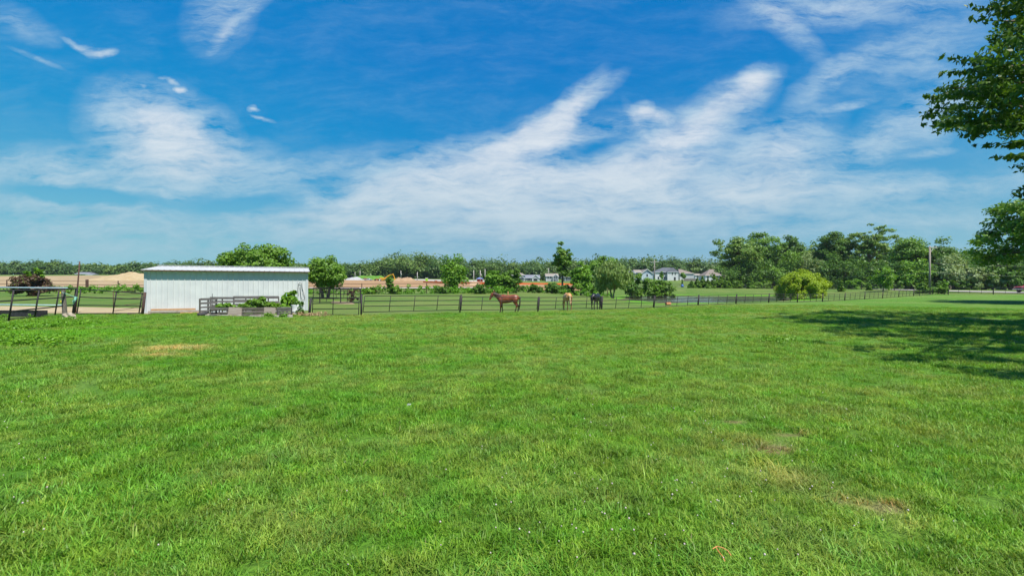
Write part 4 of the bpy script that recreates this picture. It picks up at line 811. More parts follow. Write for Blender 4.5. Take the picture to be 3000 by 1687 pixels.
def veg(name, label, px, z, rx, ry, h, n, size, lm, seed, base=.33, elong=2.2, stake=None, cat='plant', group='vegetable plants in the pallet bed'):
    b = on(px, z, base); rg = np.random.default_rng(seed); C = crown_clumps(rg, (b.x, b.y, b.z + h * .5), rx, ry, h * .48, 26, .11 + .05 * h, .3)
    plant(name, label, cat, tuple(b), C, n, size, LM[lm], group, ((b.x, b.y, b.z + h * .6), .012, 6, .008, 3), M_BARK, seed, .6, elong, 0, .8, part='foliage')
veg('bean_plant', 'low leafy plant at the left of the pallet bed', 664, 27.6, .55, .4, .36, 900, .10, 'bright', 301)
veg('tomato_plant', 'large tangled plant spilling over the middle pallet', 752, 27.3, .62, .5, .66, 2200, .075, 'mid', 302, elong=3.0)
veg('bean_plant', 'low plant left of the large tangled plant in the bed', 712, 27.5, .45, .4, .36, 900, .08, 'mid', 303)
veg('bean_plant', 'low yellowish plant at the right of the pallet bed', 800, 27.9, .45, .4, .40, 900, .09, 'bright', 304)
veg('bean_plant', 'small leafy plant behind the four slat pallet', 829, 27.2, .3, .3, .28, 500, .09, 'bright', 305)
veg('weed_clump', 'weeds sprouting under the right plywood board', 786, 25.95, .30, .12, .16, 260, .055, 'bright', 306, base=.04, cat='weeds', group=None)
veg('weed_clump', 'weeds growing through the four slat pallet', 832, 26.0, .26, .10, .12, 160, .05, 'bright', 307, base=.04, cat='weeds', group=None)
veg('pepper_plant', 'tall bright leafy plant tied to a stake beside the white drum', 848, 28.2, .44, .4, .92, 1300, .14, 'bright', 308, base=.42)
def stake(label, px, z, h, mat, r=.014, lean=0.0):
    b = on(px, z); tag(MB().tube([b, b + Vector((lean, 0, h))], r, 6).build('garden_stake', mat), label, 'stake')
stake('thin dark stake standing at the left end of the pallet bed', 622, 28.4, 1.25, M_IRON); stake('pale green stake leaning in the tall bright plant', 843, 28.0, 1.25, M_BLUEP, .014, -.08); stake('thin dark rod at the right end of the four slat pallet', 855, 26.3, .95, M_IRON, .012)
def drum():
    b = on(870, 27.8); o = empty('plastic_drum', tuple(b), .3, 'white plastic drum planter at the right end of the pallet bed', 'drum')
    MB().lathe([(.30, 0), (.315, .03), (.325, .12), (.318, .2), (.33, .22), (.33, .26), (.318, .28), (.325, .45), (.312, .56), (.318, .6), (.30, .615), (.29, .56)], 28).build('drum_shell', M_PLAST, o, smooth=True)
    MB().lathe([(.02, .53), (.295, .535), (.295, .5)], 20).build('soil_fill', M_SOIL, o)
drum()
veg('ivy_plant', 'thin vine climbing up the side of the white drum', 880, 27.4, .16, .12, .5, 150, .085, 'dark', 309, base=.02, cat='vine', group=None)
veg('ivy_plant', 'small dark leaved plant growing out of the white drum', 872, 27.8, .26, .24, .2, 320, .10, 'dark', 310, base=.55, group=None)
def strawheap():
    rg = np.random.default_rng(311); b = on(905, 27.0); C = [(b.x + rg.normal(0, .45), b.y + rg.normal(0, .3), b.z + .02 + abs(rg.normal(0, .07)), .16) for _ in range(40)]
    V, Q = leaves(rg, np.array(C), 1500, .03, .9, None, 7, 0, .5); o = link('dry_clippings', npmesh('dry_clippings', V, Q, leafmat('dry_straw', (.34, .23, .11), (.44, .33, .18), tr=.1))); tag(o, 'heap of dry clippings at the right corner of the shed', 'clippings', kind='stuff')
strawheap()
# ------------------------------------------------------------------ pipe fences and gates
LEAN = Vector((.10, 0, 0))
def pipe_panel(mb, a, b, heights, ups, r=.021, lean=LEAN, ends=True):
    """rails between feet a and b with uprights at fractions ups"""
    A = Vector(a); B = Vector(b)
    for h in heights: mb.tube([A + lean * h + Vector((0, 0, h)), B + lean * h + Vector((0, 0, h))], r, 6)
    for u in (([0.0] if ends else []) + list(ups) + ([1.0] if ends else [])):
        P = A.lerp(B, u); mb.tube([P + lean * heights[0] + Vector((0, 0, heights[0])), P + lean * heights[-1] + Vector((0, 0, heights[-1]))], r, 6)
def main_fence():
    o = empty('pipe_fence', (*fpt(0), g1(*fpt(0))), 0, 'long dark pipe rail fence crossing from the shed gate to the road', 'fence'); b0 = Vector(o.location)
    feet = []
    for t in range(15):
        x, y = fpt(t); feet.append(Vector((x, y, g1(x, y))) - b0)
    hp = [1.20, 1.17, 1.10, 1.12, 1.08, 1.05, 1.03, 1.02, 1.02, 1.02, 1.0, 1.0, 1.0, 1.0, 1.0]
    for t, f in enumerate(feet):
        ln = Vector((.02 if t == 0 else .10, 0, 0)); MB().tube([f - Vector((0, 0, .3)), f + ln * hp[t] + Vector((0, 0, hp[t]))], .052 if t else .055, 8).build('post', M_IRON, o, smooth=True)
    for t in range(14):
        a, b = feet[t], feet[t + 1]; d = (b - a).normalized() * .085; h = min(hp[t], hp[t + 1]) - .07
        mb = MB(); pipe_panel(mb, a + d, b - d, [.20 if t < 3 else .10, .20 + (h - .2) * .36, .20 + (h - .2) * .68, h], (.25, .5, .75), .022)
        mb.build('panel', M_IRON, o, smooth=True)
main_fence()
def corner_fence():
    a = on(2731, 84); o = empty('pipe_fence', tuple(a), 0, 'short pipe fence turning the corner under the vine covered bush', 'fence')
    P = [Vector((*fpt(14), g1(*fpt(14)))), on(2694, 78), a, on(2778, 81)]
    for i, p in enumerate(P[1:]): MB().tube([p - a, p - a + Vector((.08, 0, 1.05))], .05, 8).build('post', M_IRON, o)
    for i in range(3):
        mb = MB(); pipe_panel(mb, P[i] - a, P[i + 1] - a, [.1, .38, .68, .98], (.2, .4, .6, .8), .02); mb.build('panel', M_IRON, o)
corner_fence()
def road_fence():
    pts = [(1820, 158), (1925, 156), (2060, 155), (2186, 150), (2259, 146), (2340, 140), (2425, 133), (2524, 122), (2620, 108), (2700, 98), (2776, 90), (2910, 85.5), (3050, 86), (3200, 86)]
    a = on(2525, 122); o = empty('road_fence', tuple(a), 0, 'low dark pipe fence running along the near side of the road', 'fence'); P = [on(*p) for p in pts]
    for p in P: MB().tube([p - a - Vector((0, 0, .2)), p - a + Vector((0, 0, 1.22))], .075, 8).build('post', M_IRON, o)
    for i in range(len(P) - 1):
        mb = MB(); pipe_panel(mb, P[i] - a, P[i + 1] - a, [.12, .45, .8, 1.15], (.25, .5, .75), .026, Vector()); mb.build('panel', M_IRON, o)
road_fence()
def back_fence():
    pts = [(-120, 76), (20, 76), (140, 75), (255, 75), (346, 75), (440, 75), (560, 76), (680, 76), (800, 76), (900, 77), (1060, 78), (1250, 82), (1400, 84), (1520, 90), (1640, 94), (1780, 100)]
    a = on(255, 75); o = empty('back_fence', tuple(a), 0, 'thin rusty pipe fence along the far side of the paddock and pasture', 'fence'); P = [on(*p) for p in pts]
    for i, p in enumerate(P): MB().tube([p - a - Vector((0, 0, .2)), p - a + Vector((0, 0, 1.75 if i != 3 else 1.9))], .07 if i != 3 else .19, 8).build('post', M_RUST, o)
    for i in range(len(P) - 1):
        mb = MB()
        for h in (.5, 1.1, 1.65): mb.tube([P[i] - a + Vector((0, 0, h)), P[i + 1] - a + Vector((0, 0, h))], .033, 5)
        mb.build('rail', M_RUST, o)
back_fence()
# gate right of the shed
def right_gate():
    A = on(908, 28.6); B = on(1053, 26.9); o = empty('pipe_gate', tuple(A), 0, 'dark pipe gate standing closed between the shed and the fence', 'gate')
    MB().tube([Vector((-.06, -.03, -.3)), Vector((.06, 0, .97))], .075, 8).build('gate_post', M_IRON, o, smooth=True)
    d = (B - A); dn = d.normalized(); mb = MB(); a0 = dn * .16; h = [(.06, .0), (.36, .30), (.68, .60), (1.0, .90)]; hh = [(.05, -.02), (.36, .29), (.64, .60), (.97, .92)]
    ends = [(Vector((.03, 0, x)), Vector((.0, 0, y))) for x, y in ((.02, .06), (.34, .40), (.66, .74), (.97, 1.0))]
    for p, q in ends: mb.tube([a0 + p, d - dn * .06 + q], .024, 6)
    for f in (0, .455, 1.0):
        P = a0.lerp(d - dn * .06, f); lo = ends[0][0].lerp(ends[0][1], f); hi = ends[3][0].lerp(ends[3][1], f); mb.tube([P + lo, P + hi + Vector((.03, 0, 0))], .024, 6)
    mb.build('gate_frame', M_IRON, o, smooth=True)
right_gate()
def corral():
    o0 = on(955, 45); o = empty('corral_panels', tuple(o0), 0, 'dark pipe corral behind the gate at the right of the shed', 'corral')
    P = [on(880, 44), on(937, 43.0), on(998, 42.5), on(1056, 43)]; Q = [on(918, 50), on(985, 52), on(1052, 52)]
    for p in P[1:]: MB().tube([p - o0, p - o0 + Vector((0, 0, 1.30))], .05, 8).build('post', M_IRON, o)
    for L in (P, Q):
        for i in range(len(L) - 1):
            mb = MB(); pipe_panel(mb, L[i] - o0, L[i + 1] - o0, [.12, .5, .88, 1.24], (.33, .66), .026, Vector()); mb.build('panel', M_IRON, o)
corral()
rg = np.random.default_rng(320); b = on(1030, 44); C = [(b.x + rg.normal(0, .22), b.y + rg.normal(0, .2), b.z + h, .13) for h in rg.uniform(.1, 1.15, 22)]
plant('dry_weed', 'tall brown stalky weed inside the corral', 'weed', tuple(b), np.array(C), 260, .13, LM['purple'], None, ((b.x, b.y, b.z + 1.2), .02, 12, .012, 4), M_BARK, 320, part='foliage')
# left hand gate and panel
LL = Vector((.17, 0, 0))
def left_panel():
    A = on(-150, 20.4); B = on(212, 28.9); o = empty('panel_fence', tuple(on(100, 25.5)), 0, 'tall leaning dark pipe panel at the far left with weeds at its foot', 'fence panel'); b0 = Vector(o.location)
    mb = MB()
    for (ha, hb) in ((1.44, 1.53), (.92, 1.06), (.36, .57)): mb.tube([A - b0 + LL * ha + Vector((0, 0, ha)), B - b0 + LL * hb + Vector((0, 0, hb))], .034, 8)
    mb.build('rails', M_IRON, o, smooth=True)
    m2 = MB(); m2.tube([A - b0 + Vector((0, 0, .05)), B - b0 + Vector((0, 0, .04))], .03, 8); m2.build('ground_rail', M_RUST, o, smooth=True)
    for px, z in ((24, 22.9), (100, 25.4), (160, 28.0), (-70, 21.4)):
        p = on(px, z) - b0; MB().tube([p - Vector((0, 0, .1)), p + LL * 1.5 + Vector((0, 0, 1.46))], .036, 8).build('upright', M_IRON, o, smooth=True)
    p = B - b0; MB().tube([p - Vector((0, 0, .3)), p + LL * 1.56 + Vector((0, 0, 1.56))], .07, 10).build('end_post', M_IRON, o, smooth=True)
left_panel()
def left_gate():
    A = on(225, 29.3); B = on(412, 28.4); o = empty('pipe_gate', tuple(A), 0, 'leaning dark pipe gate between the left panel and the shed', 'gate'); d = B - A
    mb = MB(); E = [(.03, .10), (.53, .54), (1.03, .92), (1.50, 1.27)]
    for p, q in E: mb.tube([LL * p + Vector((0, 0, p)), d + LL * q * .6 + Vector((0, 0, q))], .03, 8)
    for f in (0, .57, .97):
        lo = .03 + (.10 - .03) * f; hi = 1.5 + (1.27 - 1.5) * f; P = d * f; mb.tube([P + LL * lo + Vector((0, 0, lo)), P + LL * hi + Vector((0, 0, hi))], .032, 8)
    mb.build('gate_frame', M_IRON, o, smooth=True)
    p = d + Vector((.10, -.02, 0)); MB().tube([p - Vector((.02, 0, .3)), p + Vector((.17, 0, 1.33))], .075, 10).build('gate_post', M_RUST, o, smooth=True)
left_gate()
def inner_gate():
    A = on(332, 31.5); B = on(428, 34.0); o = empty('rusty_gate', tuple(A), 0, 'thin rusty gate seen through the leaning gate beside the shed', 'gate'); d = B - A; mb = MB()
    for a, b in ((.08, .22), (.36, .48), (.80, .86), (1.08, 1.12), (1.30, 1.36)): mb.tube([Vector((0, 0, a)), d + Vector((0, 0, b))], .017, 6)
    for f in (0, 1): mb.tube([d * f + Vector((0, 0, .05)), d * f + Vector((0, 0, 1.35))], .02, 6)
    mb.build('gate_frame', M_RUST, o, smooth=True)
inner_gate()
def blue_gate():
    A = on(-160, 30.2); B = on(198, 30.0); o = empty('tube_gate', tuple(B), 0, 'pale blue tube gate behind the leaning left panel', 'gate'); d = A - B; mb = MB()
    for h, e in ((1.585, 0), (.52, .06)): mb.tube([Vector((-e * 5, 0, h)), d + Vector((0, 0, h))], .027, 8)
    for f in (.85, .97): mb.tube([d * f + Vector((0, .03, .2)), d * f + Vector((0, .03, 1.55))], .022, 8)
    mb.build('gate_frame', M_BLUEP, o, smooth=True)
blue_gate()
def wood_post():
    a = on(188, 27.9); o = empty('wooden_post', tuple(a), 0, 'grey split wooden post with yellow insulators at the left gate', 'post')
    MB().tube([Vector((.04, 0, -.2)), Vector((.01, 0, .5)), Vector((-.03, 0, 1.0)), Vector((-.06, 0, 1.50))], [.125, .115, .105, .10], 9).build('post_shaft', M_GREYW2, o, smooth=False)
    for x, z in ((-.14, 1.30), (-.12, .80)): MB().lathe([(.02, -.04), (.045, -.02), (.045, .02), (.02, .04)], 10, (x, -.07, z)).build('insulator', M_YEL, o, smooth=True)
wood_post()
def rope():
    c = on(206, 28.3, 0); mb = MB(); P = lambda px, py, z=28.2: Vector(px3(px, py, z))
    mb.tube([P(181, 856, 27.8), P(198, 862, 27.9), P(212, 868), P(219, 869), P(226, 870), P(224, 876), P(219, 884), P(214, 891), P(210, 893)], .016, 6); mb.tube([P(222, 870), P(221, 880), P(216, 889)], .018, 6); mb.tube([P(220, 870), P(218, 876), P(213, 882), P(214, 886), P(218, 881), P(220, 874)], .022, 6)
    tag(mb.build('lead_rope', M_ROPE, smooth=True), 'teal lead rope strung from the wooden post to the gate', 'rope')
rope()
a = on(220, 30.0); tag(MB().tube([a - Vector((0, 0, .2)), a + Vector((.16, 0, 1.7)), Vector(px3(233.5, 766, 30.0))], [.042, .04, .035], 8).build('tall_rod', M_RUST, smooth=True), 'tall thin rusty rod leaning above the left gate', 'rod')
def trough():
    a = on(60, 27.2); o = MB(); L, Wd, H = 2.6, .55, .34
    o.box((0, -Wd / 2, H / 2), (L, .04, H)); o.box((0, Wd / 2, H / 2), (L, .04, H)); o.box((-L / 2 + .02, 0, H / 2), (.04, Wd - .041, H - .004)); o.box((L / 2 - .02, 0, H / 2), (.04, Wd - .041, H - .004)); o.box((0, 0, .03), (L - .081, Wd - .041, .04)); o.box((0, -Wd / 2 - .01, H + .012), (L + .04, .08, .024))
    b = o.build('feed_trough', M_RUBBER); b.location = a; b.rotation_euler = (0, 0, R(-3)); tag(b, 'long low black trough on the dirt behind the left panel', 'trough')
trough()
def stone():
    rg = np.random.default_rng(5); bm = bmesh.new(); bmesh.ops.create_icosphere(bm, subdivisions=4, radius=1)
    for v in bm.verts:
        p = v.co; k = 1 + .16 * math.sin(3.1 * p.x + 1) * math.cos(2.7 * p.y) + .10 * math.sin(7 * p.z + 5 * p.x) + .06 * math.sin(13 * p.y + 4 * p.x)
        v.co = Vector((p.x * .36 * k, p.y * .22 * k, max(p.z, -.5) * .22 * k * (1.0 - .45 * p.x)))
    me = bpy.data.meshes.new('tan_rock'); bm.to_mesh(me); bm.free(); setmat(me, M_STONE); a = on(203, 24.6); o = link('tan_rock', me, None, (a.x, a.y, a.z + .10), R(-12)); tag(o, 'lumpy tan rock in the weeds below the left gate', 'rock')
stone()
# weeds at the foot of the left panel
def weeds():
    rg = np.random.default_rng(330); C = []
    for _ in range(1500):
        px = rg.uniform(-200, 330) if rg.uniform() < .8 else rg.uniform(-200, 440); py = rg.triangular(926, 948, 1024); z = EYE * F / (py - HY); b = on(px, z)
        if vnoise(np.array([b.x]), np.array([b.y]), .7, 8)[0] + rg.normal(0, .2) < -.05 + max(0, (px - 150) / 400): continue
        if not inside(LAWN_POLY, np.array([b.x]), np.array([b.y]))[0] and px > 215: continue
        C.append((b.x, b.y, b.z + rg.uniform(.03, .16), rg.uniform(.10, .2)))
    V, Q = leaves(rg, np.array(C), 34 * len(C), .052, .9, None, 1.3, 0, .5); o = link('broadleaf_weeds', npmesh('broadleaf_weeds', V, Q, leafmat('leaf_weed', (.10, .26, .010), (.19, .38, .018), nscale=.5))); tag(o, 'bright green broadleaf weeds at the foot of the left panel', kind='stuff')
    C = []
    for _ in range(60): b = on(2270 + rg.normal(0, 32), EYE * F / (160 + rg.normal(0, 4))); C.append((b.x, b.y, b.z + .06, .09))
    V, Q = leaves(rg, np.array(C), 900, .07, .9, None, 1.3, 0, .6); o = link('weed_patch', npmesh('weed_patch', V, Q, LM['bright'])); tag(o, 'patch of taller bright weeds alone in the lawn', 'weeds', kind='stuff')
    # clover heads
    m = pm('clover_head', (.55, .50, .46), (.50, .38, .36), 30, .8); mb = MB(); n = 0
    while n < 170:
        px = rg.choice([rg.normal(1760, 190), rg.normal(2150, 260), rg.uniform(60, 2900), rg.uniform(0, 180)], p=[.42, .3, .18, .1]); py = rg.uniform(1160, 1686) if px > 300 else rg.uniform(1080, 1600)
        z = EYE * F / (py - HY); b = on(px, z); r = rg.uniform(.004, .0075); n += 1; mb.lathe([(r * .3, -r), (r * .95, -r * .3), (r * .9, r * .4), (r * .3, r)], 6, (b.x, b.y, b.z + rg.uniform(.055, .095)))
    tag(mb.build('clover_heads', m, smooth=True), 'small white clover heads dotted through the lawn', 'clover', kind='stuff')
weeds()
def litter():
    a = on(1198, EYE * F / (1195 - HY)); mb = MB(); mb.add([(-.03, -.010, .02), (.025, -.02, .035), (.03, .02, .045), (-.02, .025, .05), (0, 0, .055)], [(0, 1, 4), (1, 2, 4), (2, 3, 4), (3, 0, 4), (0, 3, 2, 1)]); o = mb.build('paper_scrap', pm('paper', (.40, .40, .41), None, 3, .8)); o.location = a; tag(o, 'crumpled white paper scrap lying alone on the lawn', 'litter')
    m = pm('orange_twine', (.62, .20, .05), (.7, .3, .12), 9, .8); mb = MB(); P = lambda px, py, h: Vector(on(px, EYE * F / (py - HY), h))
    mb.tube([P(2088, 1648, .075), P(2100, 1645, .085), P(2118, 1650, .085), P(2132, 1656, .08), P(2142, 1666, .07)], .0026, 5); mb.tube([P(2098, 1646, .08), P(2104, 1657, .08), P(2116, 1670, .075), P(2124, 1684, .07)], .0025, 5); tag(mb.build('orange_twine', m), 'scrap of orange twine lying in the near grass', 'twine')
litter()
# rust coloured block by the pond
def block():
    a = on(1957, 53); bm = bmesh.new(); bmesh.ops.create_cube(bm, size=1); bmesh.ops.scale(bm, vec=(.62, .42, .32), verts=bm.verts); bmesh.ops.bevel(bm, geom=list(bm.edges), offset=.07, segments=3, affect='EDGES'); bmesh.ops.subdivide_edges(bm, edges=list(bm.edges), cuts=1)
    for v in bm.verts: v.co += Vector((math.sin(v.co.y * 19), math.sin(v.co.z * 17), math.sin(v.co.x * 15))) * .012
    me = bpy.data.meshes.new('salt_block'); bm.to_mesh(me); bm.free(); setmat(me, pm('rust_block', (.50, .19, .085), (.60, .30, .16), 6, .85, .5)); tag(link('salt_block', me, None, (a.x, a.y, a.z + .17), R(8)), 'rust orange block lying on the grass between fence and pond', 'block')
block()
a = on(1488, 74); tag(MB().tube([a - Vector((0, 0, .1)), a + Vector((.01, 0, .4)), Vector(px3(1488, 853.5, 74))], [.12, .11, .08], 8).build('wooden_stub', M_LUMBER), 'pale wooden stub post standing behind the chestnut horse', 'post')
# ------------------------------------------------------------------ horses
def coat(name, c1, c2, leg, legh, muzzle=None, rough=.42):
    """coat colour: body two-tone, lower legs and muzzle of their own colour (in the horse's own coordinates)"""
    m, T, out = newmat(name); co = T.n('ShaderNodeTexCoord').outputs['Object']; sp = T.n('ShaderNodeSeparateXYZ', i_0=co).outputs
    nz = T.noise(co, 3.2, 4, .55)[0]; col = T.mix(T.mapr(nz, .35, .65), c1, c2)
    col = T.mix(T.mapr(T.math('ADD', sp[2], T.math('MULTIPLY', nz, .12)), legh[0], legh[1], 1, 0), col, leg)
    b = T.n('ShaderNodeBsdfPrincipled', i_0=col); b.inputs['Roughness'].default_value = rough; b.inputs['Specular IOR Level'].default_value = .45
    T.L.new(b.outputs[0], out.inputs[0]); return m
def horse(name, label, pos, rz, mats, neck, head, scale, legs, seed=0, mane_side=1, tail_mat=None):
    o = empty(name, tuple(pos), rz, label, 'horse')
    mb = MB()
    # trunk: chest, girth, barrel, loin, croup
    X = [.70, .63, .52, .36, .15, -.08, -.30, -.50, -.68, -.84, -.95, -1.0]
    Zc = [1.04, 1.04, 1.05, 1.06, 1.06, 1.07, 1.10, 1.14, 1.16, 1.15, 1.10, 1.05]
    HW = [.05, .13, .19, .225, .255, .275, .27, .265, .265, .22, .13, .04]
    HH = [.08, .20, .29, .335, .335, .325, .305, .295, .285, .24, .16, .06]
    mb.loft([(x, 0, z) for x, z in zip(X, Zc)], HW, HH, n=18)
    mb.loft([(.50, 0, 1.26), (.34, 0, 1.37), (.16, 0, 1.38), (-.05, 0, 1.33)], [.03, .075, .08, .03], [.05, .085, .07, .04], n=10)      # withers
    for sy in (-1, 1):
        mb.loft([(.52, sy * .13, 1.22), (.47, sy * .17, 1.02), (.44, sy * .155, .82)], [.06, .09, .07], [.11, .17, .11], n=12)             # shoulder
        mb.loft([(-.62, sy * .13, 1.28), (-.68, sy * .17, 1.05), (-.70, sy * .165, .84), (-.74, sy * .14, .72)], [.09, .135, .115, .07], [.17, .25, .18, .11], n=12)  # thigh
    mb.loft(neck[0], neck[1], neck[2], n=14); mb.loft(head[0], head[1], head[2], n=12)
    for k, (kind, sy, dx) in enumerate(legs):
        y = sy * .145
        if kind == 'f': P = [(.45, y, .92), (.44 + dx * .3, y, .72), (.45 + dx * .6, y, .50), (.455 + dx * .65, y, .44), (.445 + dx * .85, y, .30), (.44 + dx * .95, y, .16), (.455 + dx, y, .11), (.475 + dx, y, .06), (.485 + dx, y, .0)]; W_ = [.095, .075, .058, .052, .038, .044, .040, .056, .064]; H_ = [.13, .09, .062, .055, .042, .05, .045, .062, .075]
        else: P = [(-.72, y, .86), (-.76 + dx * .2, y, .70), (-.86 + dx * .45, y, .57), (-.90 + dx * .5, y, .50), (-.885 + dx * .7, y, .40), (-.87 + dx * .9, y, .20), (-.855 + dx, y, .13), (-.83 + dx, y, .06), (-.815 + dx, y, .0)]; W_ = [.105, .082, .056, .05, .042, .045, .042, .056, .064]; H_ = [.16, .105, .075, .07, .052, .05, .046, .062, .075]
        mb.loft(P, W_, H_, n=10)
    me = bpy.data.meshes.new('body'); me.from_pydata(mb.v, [], mb.f); me.update()
    bm = bmesh.new(); bm.from_mesh(me); bmesh.ops.recalc_face_normals(bm, faces=bm.faces); bm.to_mesh(me); bm.free()
    t = bpy.data.objects.new('t', me); COL.objects.link(t); r = t.modifiers.new('r', 'REMESH'); r.mode = 'VOXEL'; r.voxel_size = .019; s_ = t.modifiers.new('s', 'SMOOTH'); s_.iterations = 5; s_.factor = .5
    dg = bpy.context.evaluated_depsgraph_get(); me2 = bpy.data.meshes.new_from_object(t.evaluated_get(dg)); bpy.data.objects.remove(t); me2.name = 'body'; me2.materials.clear(); setmat(me2, mats['coat']); me2.polygons.foreach_set('use_smooth', [True] * len(me2.polygons))
    def sc(ob): ob.scale = (scale,) * 3; return ob
    body = sc(link('body', me2, o))
    # ears
    hp = [Vector(p) for p in head[0]]; hd = (hp[-1] - hp[0]).normalized(); up = Vector((hd.z, 0, -hd.x)); up = -up if up.dot(Vector(neck[0][-1]) - Vector(neck[0][0])) < 0 else up
    for sy in (-1, 1):
        e = MB(); b = hp[0] + Vector((0, sy * .055, 0)) + (-hd) * .03; e.loft([b, b - hd * .07 + Vector((0, sy * .012, 0)) + up * .05, b - hd * .12 + up * .10, b - hd * .15 + up * .13], [.028, .034, .022, .004], [.022, .024, .014, .004], n=8); sc(e.build('ear', mats['coat'], o, smooth=True))
        y_ = MB(); c = hp[0].lerp(hp[-1], .34) + Vector((0, sy * head[1][2] * .88, 0)) + up * .035; y_.lathe([(.004, -.018), (.018, -.009), (.02, 0), (.018, .009), (.004, .018)], 8, tuple(c)); sc(y_.build('eye', M_RUBBER, o, smooth=True))
    # mane: locks falling to one side of the crest
    rg = np.random.default_rng(seed + 9); V = []; Fs = []
    npts = [Vector(p) for p in neck[0]]
    for i in range(130):
        f = rg.uniform(0, len(npts) - 1.001); a = int(f); p = npts[a].lerp(npts[a + 1], f - a); t_ = (npts[a + 1] - npts[a]).normalized(); u = Vector((-t_.z, 0, t_.x)); u = -u if u.z < 0 else u
        rr = neck[2][a] + (neck[2][a + 1] - neck[2][a]) * (f - a); q = p + u * rr * .96 + Vector((0, rg.normal(0, .012), 0)); L = rg.uniform(.12, .24); sd = mane_side
        w = t_ * rg.uniform(.014, .03); q2 = q + Vector((0, sd * .06, .012)); q3 = q2 + Vector((rg.normal(0, .02), sd * .05, -L * .55)); q4 = q3 + Vector((rg.normal(0, .02), sd * .02, -L * .5)); n0 = len(V)
        V += [q - w, q + w, q2 - w, q2 + w, q3 - w * .8, q3 + w * .8, q4 - w * .2, q4 + w * .2]; Fs += [(n0, n0 + 1, n0 + 3, n0 + 2), (n0 + 2, n0 + 3, n0 + 5, n0 + 4), (n0 + 4, n0 + 5, n0 + 7, n0 + 6)]
    sc(link('mane', npmesh('mane', np.array([tuple(v) for v in V]), np.array(Fs), mats['hair'], True), o))
    tl = MB(); tl.loft([(-.93, 0, 1.24), (-1.01, 0, 1.24), (-1.06, 0, 1.12), (-1.075, 0, .9), (-1.06, 0, .66), (-1.04, 0, .45), (-1.03, 0, .36)], [.03, .045, .055, .075, .07, .045, .01], [.03, .04, .045, .055, .055, .035, .01], n=10); sc(tl.build('tail', mats['hair'], o, smooth=True))
    return o
NK_UP = ([(.46, 0, 1.12), (.62, 0, 1.24), (.80, 0, 1.36), (.96, 0, 1.46), (1.06, 0, 1.53)], [.155, .125, .10, .08, .066], [.29, .235, .185, .15, .115])
HD_UP = ([(1.02, 0, 1.56), (1.11, 0, 1.47), (1.20, 0, 1.33), (1.28, 0, 1.18), (1.34, 0, 1.06), (1.37, 0, 1.0)], [.05, .085, .085, .06, .058, .03], [.075, .135, .135, .09, .075, .04])
NK_DN = ([(.48, 0, 1.10), (.68, 0, .98), (.86, 0, .80), (1.0, 0, .60), (1.08, 0, .46)], [.15, .115, .085, .068, .06], [.26, .20, .15, .12, .10])
HD_DN = ([(1.07, 0, .50), (1.15, 0, .40), (1.22, 0, .28), (1.27, 0, .16), (1.29, 0, .08), (1.30, 0, .05)], [.05, .085, .085, .06, .058, .03], [.075, .135, .13, .09, .075, .04])
hair_dark = pm('dark_hair', (.030, .016, .012), (.07, .03, .02), 12, .6); hair_blond = pm('blond_hair', (.50, .33, .18), (.62, .46, .28), 12, .6); hair_black = pm('black_hair', (.010, .010, .012), (.022, .02, .022), 12, .5)
c = on(1484, 38.0); horse('horse', 'chestnut horse standing side on with its head raised, facing left behind the fence', c, R(180 - 6), dict(coat=coat('chestnut_coat', (.17, .042, .018), (.25, .070, .027), (.050, .020, .014), (.30, .62)), hair=hair_dark), NK_UP, HD_UP, .985, [('f', 1, .02), ('f', -1, -.12), ('h', 1, .14), ('h', -1, -.06)], 1)
c = on(1661, 40.0); horse('horse', 'palomino horse seen from behind while grazing with lowered head', c, R(97), dict(coat=coat('palomino_coat', (.50, .24, .075), (.58, .31, .115), (.44, .23, .095), (.05, .4)), hair=hair_blond), NK_DN, HD_DN, .99, [('f', 1, .05), ('f', -1, -.08), ('h', 1, .10), ('h', -1, -.05)], 2)
c = on(1748, 42.2); horse('horse', 'black horse grazing, turned three quarters away beside the willow', c, R(58), dict(coat=coat('black_coat', (.008, .0075, .009), (.015, .013, .015), (.007, .006, .007), (.2, .4), rough=.42), hair=hair_black), NK_DN, HD_DN, .97, [('f', 1, .06), ('f', -1, -.10), ('h', 1, .12), ('h', -1, -.06)], 3)
# ------------------------------------------------------------------ houses
def shingle(n, a, b): return pm(n, a, b, 1.6, .9, .3, 3.5, stretch=(1, 1, 3))
RF_TAN = shingle('tan_shingle', (.23, .20, .165), (.31, .27, .225)); RF_BRN = shingle('brown_shingle', (.185, .15, .125), (.25, .205, .175)); RF_DK = shingle('slate_shingle', (.075, .085, .10), (.12, .13, .15)); RF_GRY = shingle('grey_shingle', (.16, .17, .20), (.22, .23, .26))
SD_WH = pm('white_siding', (.56, .58, .60), (.62, .63, .64), .6, .6); SD_BLUE = pm('blue_siding', (.22, .30, .40), (.26, .34, .44), .6, .6); SD_LBL = pm('pale_blue_siding', (.42, .50, .58), (.48, .55, .62), .6, .6); SD_GRY = pm('grey_siding', (.42, .44, .46), (.48, .50, .51), .6, .6); SD_SLATE = pm('slate_siding', (.17, .19, .22), (.22, .24, .27), .6, .6)
M_WTRIM = pm('house_trim', (.72, .74, .76), None, 3, .5)
